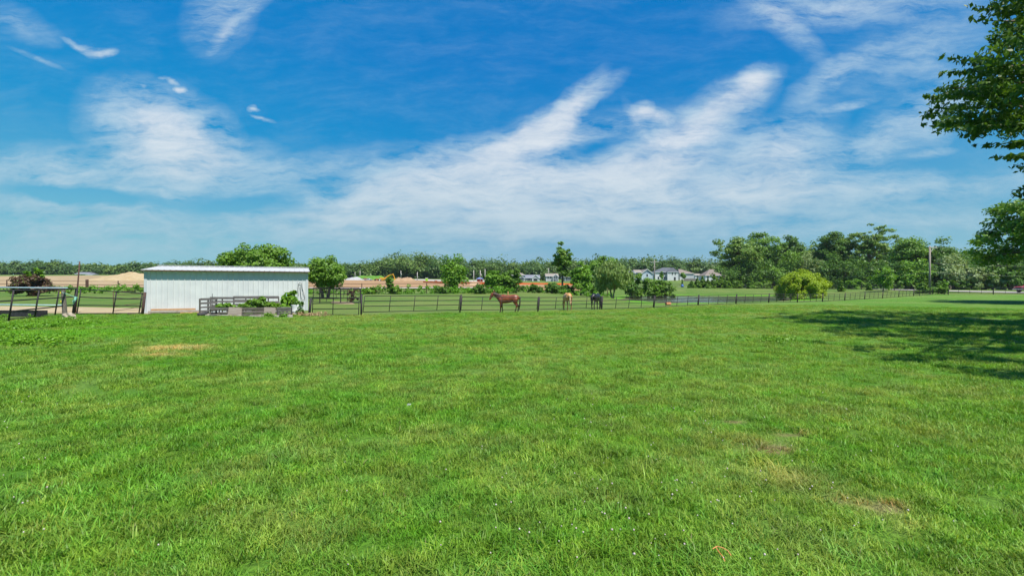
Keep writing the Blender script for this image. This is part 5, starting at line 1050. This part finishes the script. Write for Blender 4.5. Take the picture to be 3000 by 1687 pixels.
def house(label, pl, pr, z, eave, ridge, depth, kind, wall, roof, wins=(), door=None, over=.4, ridge_in=(.35, .35), gable_mat=None, chimney=None, group='new houses beyond the pasture', foot=None):
    k = z / F; xl, xr = (pl - CX) * k, (pr - CX) * k; zg = min(g1(xl, z), g1(xr, z)) - .3; he, hr = hz(eave, z), hz(ridge, z); xc = (xl + xr) / 2
    o = empty('house', (xc, z, zg), 0, label, 'house', group); w = xr - xl; H = he - zg; Rr = hr - zg; hw = w / 2
    MB().box((0, depth / 2, H / 2), (w, depth, H)).build('wall', wall, o)
    mb = MB(); e = over; y0, y1 = -e, depth + e; t = .02
    if kind == 'hip': a, b = -hw + w * ridge_in[0], hw - w * ridge_in[1]; ym = depth / 2; mb.add([(-hw - e, y0, H + t), (hw + e, y0, H + t), (hw + e, y1, H + t), (-hw - e, y1, H + t), (a, ym, Rr), (b, ym, Rr)], [(0, 1, 5, 4), (1, 2, 5), (2, 3, 4, 5), (3, 0, 4), (3, 2, 1, 0)])
    elif kind == 'side': ym = depth / 2; mb.add([(-hw - e, y0, H - .1), (hw + e, y0, H - .1), (hw + e, y1, H - .1), (-hw - e, y1, H - .1), (-hw - e, ym, Rr), (hw + e, ym, Rr)], [(0, 1, 5, 4), (2, 3, 4, 5), (1, 2, 5), (3, 0, 4), (3, 2, 1, 0)])
    else:
        q = .22; mb.add([(-hw - e, y0, H - .1), (0, y0, Rr), (hw + e, y0, H - .1), (-hw - e, y1, H - .1), (0, y1, Rr), (hw + e, y1, H - .1), (-hw - e, y0, H - .1 - q), (0, y0, Rr - q), (hw + e, y0, H - .1 - q), (-hw - e, y1, H - .1 - q), (0, y1, Rr - q), (hw + e, y1, H - .1 - q)], [(0, 1, 4, 3), (1, 2, 5, 4), (6, 9, 10, 7), (7, 10, 11, 8), (0, 6, 7, 1), (1, 7, 8, 2), (3, 4, 10, 9), (4, 5, 11, 10), (0, 3, 9, 6), (2, 8, 11, 5)])
        g = MB(); g.add([(-hw, .0, H), (hw, .0, H), (0, .0, Rr - .3), (-hw, depth, H), (hw, depth, H), (0, depth, Rr - .3)], [(0, 1, 2), (3, 5, 4), (0, 3, 4, 1), (1, 4, 5, 2), (2, 5, 3, 0)]); g.build('gable', gable_mat or wall, o)
        for sx in (-1, 1): MB().bar((sx * (hw + e), y0 - .04, H - .2), (0, y0 - .04, Rr - .1), .06, .28).build('barge_board', M_WTRIM, o)
    rf = mb.build('roof', roof, o)
    if kind != 'front': MB().box((0, y0 - .05, H - .06), (w + 2 * e, .08, .2)).build('gutter', M_WTRIM, rf)
    for (px, row, ww, wh) in wins:
        x = (px - CX) * k - xc; zz = hz(row, z) - zg; f = MB().box((x, -.04, zz), (ww + .24, .1, wh + .24)).build('window', M_WTRIM, o); MB().box((x, -.11, zz), (ww, .05, wh)).build('pane', M_GLASS, f)
    if door: x = (door[0] - CX) * k - xc; MB().box((x, -.05, 1.35), (1.1, .12, 2.1)).build('door', door[1], o)
    for sx in (-1, 1): MB().box((sx * (hw - .06), -.03, H / 2), (.22, .1, H - .3)).build('corner_board', M_WTRIM, o)
    return o
WH = 1.5
house('white two storey house with dark hip roof and two rows of windows', 1920, 1986, 300, 797, 783, 10, 'hip', SD_WH, RF_DK, [(1942, 801, .75, WH), (1946.5, 801, .75, WH), (1951, 801, .75, WH), (1941.5, 814, .75, WH), (1946.5, 814, .75, WH), (1951.5, 814, .75, WH), (1929, 814, .9, WH)], ridge_in=(.42, .22))
house('white wing with two narrow windows joined to the right of the white house', 1956, 1987, 297.5, 797, 784, 2.2, 'hip', SD_WH, RF_DK, [(1970, 801, .6, 1.6), (1978.5, 801, .6, 1.6)], (1977, M_DARK), ridge_in=(.4, .4), over=.3)
house('pale grey house with brown hip roof right of the white house', 1992, 2032, 305, 801, 787.5, 11, 'hip', SD_GRY, RF_BRN, [(1996, 806, .8, 1.4)], ridge_in=(.08, .75))
house('small tan roofed house low between the two hip roofed houses', 2036, 2063, 315, 806, 801, 9, 'hip', SD_WH, RF_TAN, [(2044, 810, .8, 1.3)], ridge_in=(.3, .3))
house('brown hip roofed house partly behind the first roadside tree', 2067, 2112, 290, 807, 788, 11, 'hip', SD_WH, RF_BRN, [(2074, 812, .9, 1.6), (2102, 811, 1.0, 1.6)], ridge_in=(.5, .2))
house('blue house whose gable end faces the pasture', 1880.5, 1911.5, 292, 801, 788, 12, 'front', SD_LBL, RF_TAN, [(1896, 806, .9, 1.4)], gable_mat=SD_BLUE)
house('tan roofed wing to the left of the blue gable', 1862, 1880, 296, 798, 789.5, 9, 'side', SD_BLUE, RF_TAN, [(1870, 803, .9, 1.4)])
house('pale blue house with grey roof just right of the willow', 1833, 1861, 294, 800, 793, 9, 'side', SD_LBL, RF_GRY, [(1842, 806, .9, 1.4), (1852, 806, .9, 1.4)])
house('slate grey house with white trimmed gable and dormer behind the hedgerow', 1541, 1581, 285, 814, 804.5, 9, 'side', SD_SLATE, RF_GRY, [(1550, 819, 1.2, 1.2), (1574, 819, 1.2, 1.2)])
house('front gabled porch wing of the slate grey house', 1559, 1579, 282, 814, 805, 3.5, 'front', SD_GRY, RF_GRY, [(1566, 819, 1.1, 1.3), (1572, 819, 1.1, 1.3)], over=.25)
house('low gabled left end of the slate grey house', 1521, 1537, 283, 815, 809, 6, 'front', SD_SLATE, RF_GRY, [(1528, 819, 1.6, 1.5)], over=.3)
house('house with tall tan hip roof behind the slate grey house', 1500, 1538, 296, 806, 796, 10, 'hip', SD_GRY, RF_TAN, [(1530, 810, .9, 1.2)], ridge_in=(.45, .45))
house('two storey grey house with tan roof right of the slate grey house', 1600, 1635, 284, 809, 800.5, 9, 'side', SD_GRY, RF_TAN, [(1606, 812, .9, 1.2), (1613, 812, .9, 1.2), (1631, 812, .9, 1.3), (1631, 821, .9, 1.3)])
house('small front gable on the right half of the two storey grey house', 1620, 1635.5, 282.5, 810, 803, 1.4, 'front', SD_SLATE, RF_TAN, [(1625, 812, .8, 1.2), (1630, 812, .8, 1.2), (1625.5, 821, .9, 1.3)], over=.25)
house('tan roofed house mostly hidden behind the tall narrow tree', 1655, 1682, 292, 812, 803, 9, 'hip', SD_SLATE, RF_TAN, [(1660, 816, .9, 1.2)], ridge_in=(.3, .3))
house('small white farmhouse far away at the edge of the left wood', 220, 256, 338, 802, 797, 8, 'side', SD_WH, RF_GRY, [(228, 804, .9, 1.0), (240, 804, .9, 1.0)], group='none')
house('low white shed beside the far farmhouse', 252, 270, 336, 805, 801, 6, 'side', SD_WH, RF_GRY, [(262, 806, 1.2, .7)], group='none')
def yard_fence():
    a = on(2023, 288); o = empty('board_fence', tuple(a), 0, 'grey board fence in front of the pale grey house', 'fence'); k = 288 / F
    for i in range(9): x = (2004 + i * 4.75 - 2023) * k; MB().box((x, 0, .8), (.14, .14, 1.75)).build('post', M_GREYW, o)
    for i in range(8): x = (2006.4 + i * 4.75 - 2023) * k; MB().box((x, -.02, .78), (4.75 * k - .15, .05, 1.5)).build('board_panel', M_GREYW, o)
yard_fence()
for px, z, tp, w, lm, lb in ((1938, 230, 797, 13, 'bright', 'slim young tree planted in front of the white house'), (2001, 230, 796, 17, 'bright', 'young light green tree in the yard between white and grey houses'), (1998, 185, 820, 7, 'dark', 'small dark cone shaped shrub in the yard below the white wing')):
    if w > 10: tree('yard_tree', lb, px, z, tp, w, LM[lm], int(px), low_py=hz(0, 1) and 818, nc=30, nleaf=1300, size=.34, r0=.1, lobes=.2)
    else: bush('yard_shrub', lb, px, z, tp, w, LM[lm], int(px), nleaf=500, size=.25, cone=True, stems=False)
a = on(1999, 160); tag(MB().lathe([(.25, 0), (.42, .1), (.45, .6), (.2, .95), (.05, 1.0)], 14, tuple(a)).build('blue_barrel', paint('barrel_blue', (.06, .17, .55), .5), smooth=True), 'small blue barrel by the far pasture fence', 'barrel')
# ------------------------------------------------------------------ construction site
def heap(name, label, z, prof, base_row, depth, mat, seed, cat='heap'):
    """heap of loose earth: crest line from rows, sloping off before and behind"""
    rg = np.random.default_rng(seed); p0, p1 = prof[0][0], prof[-1][0]; n, m = 70, 26; V = []
    for i in range(n):
        px = p0 + (p1 - p0) * i / (n - 1); top = np.interp(px, [p[0] for p in prof], [p[1] for p in prof])
        for j in range(m):
            t = j / (m - 1) * 2 - 1; yy = z + depth * (t * .5 + .5); zc = z + depth * .5; x = (px - CX) / F * zc; g = g1(x, yy); crest = hz(top, zc); h = max(0, crest - g1(x, zc)); s = max(0, 1 - abs(t) ** 1.15); d = math.sin(x * 1.1 + 2 * math.sin(yy * .7)) * .13 + math.sin(x * 2.7 + yy * 1.9) * .07 + rg.normal(0, .03)
            V.append((x, yy, g - .15 + (h + .15) * s + d * min(1, h * s)))
    tag(link(name, npmesh(name, np.array(V), grid_faces(n, m), mat, True)), label, cat)
heap('sand_heap', 'large yellow sand heap left of the shed', 165, [(240, 826), (285, 820), (312, 811), (330, 805.5), (346, 806), (357, 804), (370, 798.5), (383, 796.5), (400, 798), (420, 801), (440, 804), (465, 810), (500, 826)], 826, 26, M_SAND, 1)
heap('earth_heap', 'brown two peaked earth heap right of the excavator', 238, [(1148, 824), (1160, 816.5), (1168, 812.5), (1176, 815.5), (1184, 812), (1194, 812), (1204, 814), (1213, 819), (1222, 825)], 825, 14, M_EARTH, 2)
heap('earth_heap', 'small brown earth heap under the thin utility poles', 140, [(1372, 838), (1378, 826), (1386, 823.5), (1396, 825.5), (1404, 829), (1412, 838)], 838, 8, M_EARTH, 3)
heap('gravel_heap', 'grey gravel slope beside the round tree at the end of the shed', 250, [(1008, 823), (1020, 815), (1032, 811.5), (1048, 811.5), (1056, 815), (1066, 822)], 822, 16, M_GRAVEL, 4)
heap('grass_mound', 'low bright green grassed mound behind the machines', 276, [(1025, 818), (1040, 810), (1060, 807.5), (1085, 808), (1110, 807), (1124, 810), (1140, 818)], 818, 20, pm('mound_grass', (.07, .19, .012), (.11, .24, .02), .5, .95, .8, 2), 5, 'mound')
def wheel(o, x, y, r, w, n='wheel'):
    q = MB().lathe([(r * .55, -w / 2), (r * .92, -w / 2), (r, -w * .3), (r, w * .3), (r * .92, w / 2), (r * .55, w / 2)], 18); t = q.build(n, M_TYRE, o, smooth=False); t.rotation_euler = (R(90), 0, 0); t.location = (x, y, r)
    h = MB().lathe([(r * .1, -w * .4), (r * .54, -w * .42), (r * .54, w * .42), (r * .1, w * .4)], 14).build('rim', M_CHROME, t)
def pickup(label, pos, rz, mat, sc=1.0):
    """pickup truck, nose along +x"""
    o = empty('pickup_truck', tuple(pos), rz, label, 'pickup truck'); o.scale = (sc,) * 3; L, Wd = 5.6, 1.95
    def prof(mbo, pts, y0, y1): n = len(pts); mbo.add([(x, y0, z) for x, z in pts] + [(x, y1, z) for x, z in pts], [tuple(range(n)), tuple(range(2 * n - 1, n - 1, -1))] + [(i, n + i, n + (i + 1) % n, (i + 1) % n) for i in range(n)])
    mb = MB(); prof(mb, [(-2.8, .62), (-2.8, 1.12), (-.55, 1.15), (.9, 1.15), (1.0, 1.16), (2.55, 1.06), (2.75, .92), (2.78, .6), (2.2, .5), (-2.3, .5)], -Wd / 2, Wd / 2); mb.build('body', mat, o, bevel=.05)
    c = MB(); c.add([(-.6, -.9, 1.14), (1.15, -.9, 1.14), (.45, -.76, 1.78), (-.45, -.76, 1.78), (-.6, .9, 1.14), (1.15, .9, 1.14), (.45, .76, 1.78), (-.45, .76, 1.78)], [(0, 1, 2, 3), (7, 6, 5, 4), (3, 2, 6, 7), (1, 5, 6, 2), (0, 3, 7, 4), (0, 4, 5, 1)]); c.build('cab', mat, o, bevel=.04)
    for sy in (-1, 1):
        w = MB(); w.add([(-.42, sy * .895, 1.22), (.86, sy * .895, 1.22), (.42, sy * .80, 1.68), (-.36, sy * .80, 1.68)], [(0, 1, 2, 3) if sy < 0 else (3, 2, 1, 0)]); w.build('side_window', M_GLASS, o)
        for x in (-1.75, 1.75): wheel(o, x, sy * .86, .39, .27)
        h = MB().box((2.72, sy * .68, .90), (.12, .36, .20)).build('headlight', M_CHROME, o, bevel=.03)
    w = MB(); w.add([(1.07, -.80, 1.20), (1.07, .80, 1.20), (.52, .70, 1.72), (.52, -.70, 1.72)], [(0, 1, 2, 3)]); w.build('windscreen', M_GLASS, o)
    MB().box((2.76, 0, .86), (.10, .92, .28)).build('grille', M_DARK, o); MB().box((2.84, 0, .58), (.16, 1.9, .18)).build('bumper', M_CHROME, o, bevel=.03); MB().box((-1.7, 0, 1.14), (2.0, 1.6, .02)).build('bed_floor', M_DARK, o)
    return o
b = on(3046, 88.5); pickup('red pickup truck on the road, cut off by the right edge of the photo', (b.x + 3.3, 92.6, g1(b.x, 92.6) + .1), R(180), M_RED, 1.05)
b = on(1079, 245); pickup('silver pickup truck parked among the construction machines', b, R(0), M_SILVER, .75)
def excavator():
    b = on(1124, 243); o = empty('excavator', tuple(b), R(0), 'yellow excavator with its boom arched over the brown earth', 'excavator')
    for sy in (-1, 1):
        mb = MB(); pts = [(-1.7, .25), (-1.9, .5), (-1.7, .8), (1.7, .8), (1.9, .5), (1.7, .25), (1.4, 0), (-1.4, 0)]; n = len(pts); mb.add([(x, sy * 1.0 - .25, z) for x, z in pts] + [(x, sy * 1.0 + .25, z) for x, z in pts], [tuple(range(n)), tuple(range(2 * n - 1, n - 1, -1))] + [(i, n + i, n + (i + 1) % n, (i + 1) % n) for i in range(n)]); mb.build('track', M_DARK, o)
    MB().box((-.4, 0, 1.25), (2.9, 2.0, .85)).build('body', M_CATY, o, bevel=.08); MB().box((.65, .5, 1.75), (1.1, .9, 1.5)).build('cab', M_DARK, o, bevel=.08); MB().box((1.215, .5, 1.95), (.03, .7, .8)).build('pane', M_GLASS, o); MB().box((-1.6, 0, 1.5), (.6, 2.0, .6)).build('counterweight', M_CATY, o, bevel=.1)
    MB().bar((.7, -.3, 1.4), (3.0, -.3, 2.95), .35, .5).build('boom', M_CATY, o, bevel=.05); MB().bar((2.9, -.3, 2.95), (4.9, -.3, 3.35), .33, .42).build('boom', M_CATY, o, bevel=.05); MB().bar((4.75, -.3, 3.7), (5.7, -.3, 1.2), .28, .34).build('stick', M_CATY, o, bevel=.05)
    bk = MB(); pts = [(5.4, 1.3), (5.95, 1.35), (6.0, .7), (5.6, .35), (5.2, .6)]; n = 5; bk.add([(x, -.75, z) for x, z in pts] + [(x, .15, z) for x, z in pts], [tuple(range(n)), tuple(range(2 * n - 1, n - 1, -1))] + [(i, n + i, n + (i + 1) % n, (i + 1) % n) for i in range(n)]); bk.build('bucket', M_CATY, o)
excavator()
def loader(label, px, z, mat, sc=1.0, rz=0.0):
    b = on(px, z); o = empty('loader', tuple(b), rz, label, 'loader'); o.scale = (sc,) * 3
    for sx in (-1, 1):
        for sy in (-1, 1): wheel(o, sx * .95, sy * .7, .55 if sx < 0 else .45, .4)
    MB().box((0, 0, .95), (2.4, .9, .6)).build('body', mat, o, bevel=.06); MB().box((-.4, 0, 1.7), (.9, .9, .06)).build('canopy', mat, o)
    for sx in (-.8, .0):
        for sy in (-.4, .4): MB().tube([(sx, sy, 1.25), (sx, sy, 1.68)], .035, 6).build('pillar', M_DARK, o)
    MB().bar((.6, 0, 1.1), (2.0, 0, .6), .5, .16).build('arm', mat, o); MB().box((2.15, 0, .45), (.3, 1.5, .6)).build('bucket', M_DARK, o, bevel=.05)
loader('red loader parked behind the silver pickup truck', 1071, 250, M_DKRED, .95); loader('small red loader left of the excavator', 1104, 246, M_DKRED, .8, .5); loader('yellow loader hard up against the excavator', 1120, 239, M_CATY, .7); loader('orange loader near the orange safety fence', 1277, 225, paint('machine_orange', (.5, .14, .05), .5), .5)
def box_thing(name, label, cat, px, z, sz, mat, parts):
    b = on(px, z); o = empty(name, tuple(b), 0, label, cat); MB().box((0, 0, sz[2] / 2), sz).build('shell', mat, o, bevel=.06)
    for n, c, s, m in parts: MB().box(c, s).build(n, m, o)
box_thing('fuel_tank', 'white tank left of the red loader', 'tank', 1061, 248, (1.7, 1.0, .8), M_PLAST, [('saddle', (-.5, 0, -.05), (.2, .9, .2), M_DARK), ('saddle', (.5, 0, -.05), (.2, .9, .2), M_DARK), ('filler_cap', (0, 0, .86), (.3, .3, .12), M_DARK)])
box_thing('water_tank', 'white box tank left of the yellow excavator', 'tank', 1114, 240, (.9, .9, 1.0), M_PLAST, [('filler_cap', (0, 0, 1.05), (.25, .25, .1), M_DARK), ('base_pallet', (0, 0, .02), (1.0, 1.0, .1), M_GREYW)])
box_thing('portable_toilet', 'lime green portable toilet with white roof by the street', 'portable toilet', 1250, 240, (1.1, 1.1, 1.55), paint('lime_plastic', (.34, .72, .02), .5), [('roof', (0, 0, 1.66), (1.2, 1.2, .22), M_PLAST), ('door', (0, -.56, .8), (.7, .04, 1.3), paint('lime_door', (.30, .62, .02), .5))])
box_thing('portable_toilet', 'blue portable toilet beside the yellowish tree', 'portable toilet', 1302, 236, (1.0, 1.0, 1.35), paint('blue_plastic', (.03, .16, .62), .5), [('roof', (0, 0, 1.44), (1.1, 1.1, .2), paint('blue_roof', (.04, .12, .45), .5)), ('door', (0, -.51, .7), (.6, .04, 1.1), paint('blue_door', (.03, .13, .5), .5))])
def pavilion():
    b = on(1406, 232); o = empty('pavilion', tuple(b), 0, 'small pavilion with blue hip roof under the thin poles', 'pavilion')
    MB().box((0, 0, .75), (2.6, 2.2, 1.5)).build('wall', M_DKRED, o); MB().add([(-1.8, -1.5, 1.5), (1.8, -1.5, 1.5), (1.8, 1.5, 1.5), (-1.8, 1.5, 1.5), (0, 0, 2.35)], [(0, 1, 4), (1, 2, 4), (2, 3, 4), (3, 0, 4), (3, 2, 1, 0)]).build('roof', paint('pavilion_blue', (.16, .24, .48), .6), o)
    for sx in (-1.6, 1.6): MB().box((sx, -1.4, .75), (.14, .14, 1.49)).build('post', M_TRIM, o)
pavilion()
def safety_fence():
    P = [(1240, 826.5, 200), (1262, 828.5, 192), (1290, 830, 185), (1325, 831.5, 178), (1380, 832, 172), (1440, 832, 170), (1520, 831.5, 168), (1600, 831, 168), (1680, 831, 168)]; pts = []
    for px, row, z in P: pts.append(on(px, z))
    o = empty('safety_fence', tuple(pts[0]), 0, 'bright orange plastic safety fence along the far edge of the brown field', 'fence'); q = pts[0]
    for i in range(len(pts) - 1):
        a, b = pts[i] - q, pts[i + 1] - q; n = 8; mb = MB(); V = []
        for k in range(n + 1): p = a.lerp(b, k / n); s = .05 * math.sin(k * 2.1 + i); V += [(p.x, p.y + s, p.z + .05), (p.x, p.y + s, p.z + .68 + .05 * math.sin(k * 1.7)), (p.x, p.y + s + .03, p.z + .68 + .05 * math.sin(k * 1.7)), (p.x, p.y + s + .03, p.z + .05)]
        mb.add(V, [(4 * k + j, 4 * k + 4 + j, 4 * k + 4 + (j + 1) % 4, 4 * k + (j + 1) % 4) for k in range(n) for j in range(4)]); mb.build('mesh_panel', M_ORANGE, o)
    for p in pts: MB().tube([p - q, p - q + Vector((0, 0, .9))], .04, 6).build('post', M_IRON, o)
safety_fence()
# ------------------------------------------------------------------ poles and wires
def pole(label, px, z, top_row, r, mat, arm=None, group=None, foot_extra=.3):
    b = on(px, z); h = hz(top_row, z) - b.z; o = empty('utility_pole', tuple(b), 0, label, 'utility pole', group)
    MB().tube([(0, 0, -foot_extra), (0, 0, h)], [r, r * .72], 10).build('pole_shaft', mat, o, smooth=True)
    if arm == 'cross': MB().box((0, -.2, h - .9), (4.4, .16, .2)).build('crossarm', M_POLEW, o); MB().box((0, -.2, h - 3.6), (1.8, .12, .14)).build('crossarm', M_POLEW, o)
    if arm == 'side':
        MB().bar((0, -.12, h - .22), (1.15, -.12, h - .30), .11, .11).build('arm', M_POLEW, o); MB().bar((.1, -.12, h - 1.05), (.62, -.12, h - .3), .07, .07).build('brace', M_POLEW, o)
        for x in (.5, 1.05): MB().lathe([(.03, 0), (.07, .04), (.05, .1), (.07, .14), (.03, .2)], 8, (x, -.12, h - .22)).build('insulator', M_PLAST, o)
    if arm == 'can': MB().lathe([(.05, -.5), (.28, -.48), (.28, .35), (.05, .4)], 10, (.3, -.2, h - 2.0)).build('transformer', M_POLEW, o)
    return o, Vector((b.x, b.y, b.z + h))
_, T1 = pole('tall grey utility pole with a short side arm at the fence corner', 2724, 88, 721, .19, M_POLE, 'side')
_, T2 = pole('brown utility pole with crossarm in front of the white house', 1917.5, 240, 762, .26, M_POLE, 'cross')
PG2 = 'thin poles around the construction site'
pole('pale thin pole between the excavator and the earth heap', 1174.5, 290, 793, .20, M_POLEW, 'can', PG2); pole('thin pole at the right end of the earth heap', 1222.6, 262, 797, .20, M_POLEW, None, PG2); pole('thin pole behind the grey gravel slope', 1055, 300, 793, .18, M_POLEW, None, PG2); pole('shortest faint pole left of the gravel slope pole', 1040, 305, 797, .16, M_POLEW, None, PG2)
pole('left of the three thin poles near the blue roofed pavilion', 1388, 240, 792, .18, M_POLEW, None, PG2); pole('pole with a transformer can in front of the blue roofed pavilion', 1407, 226, 792, .19, M_POLEW, 'can', PG2); pole('rightmost thin pole near the blue roofed pavilion', 1421, 245, 788, .17, M_POLEW, None, PG2); pole('thin pole rising behind the two storey grey house', 1607.5, 306, 785, .18, M_POLEW, None, PG2)
def wires():
    i = 0
    for dz, lb in ((0, 'topmost overhead wire running past the tall utility pole'), (-2.9, 'middle overhead wire crossing the roadside trees'), (-4.6, 'lowest overhead wire crossing the roadside trees')):
        mb = MB(); A = Vector((T2.x + 14, T2.y - 20, T2.z - 1.0 + dz * .9)); B = T1 + Vector((.5, 0, -.2 + dz)); E = Vector((118, 78, T1.z + .2 + dz))
        for p, q, s in ((A, B, 2.2), (B, E, 1.0)):
            pts = [p.lerp(q, k / 14) - Vector((0, 0, s * 4 * (k / 14) * (1 - k / 14))) for k in range(15)]; mb.tube(pts, [.016] * 15, 5)
        tag(mb.build('overhead_wire', M_WIRE), lb, 'wire', 'overhead wires')
wires()
# ------------------------------------------------------------------ summer air
def haze():
    m, T, out = newmat('summer_haze'); v = T.n('ShaderNodeVolumePrincipled'); v.inputs['Color'].default_value = (.80, .90, 1.0, 1); v.inputs['Density'].default_value = .0001; v.inputs['Anisotropy'].default_value = .2
    T.L.new(v.outputs[0], out.inputs['Volume']); o = MB().box((0, 0, 30), (8000, 8000, 66)).build('haze', m); tag(o, 'thin summer haze over the fields', kind='stuff')
haze()
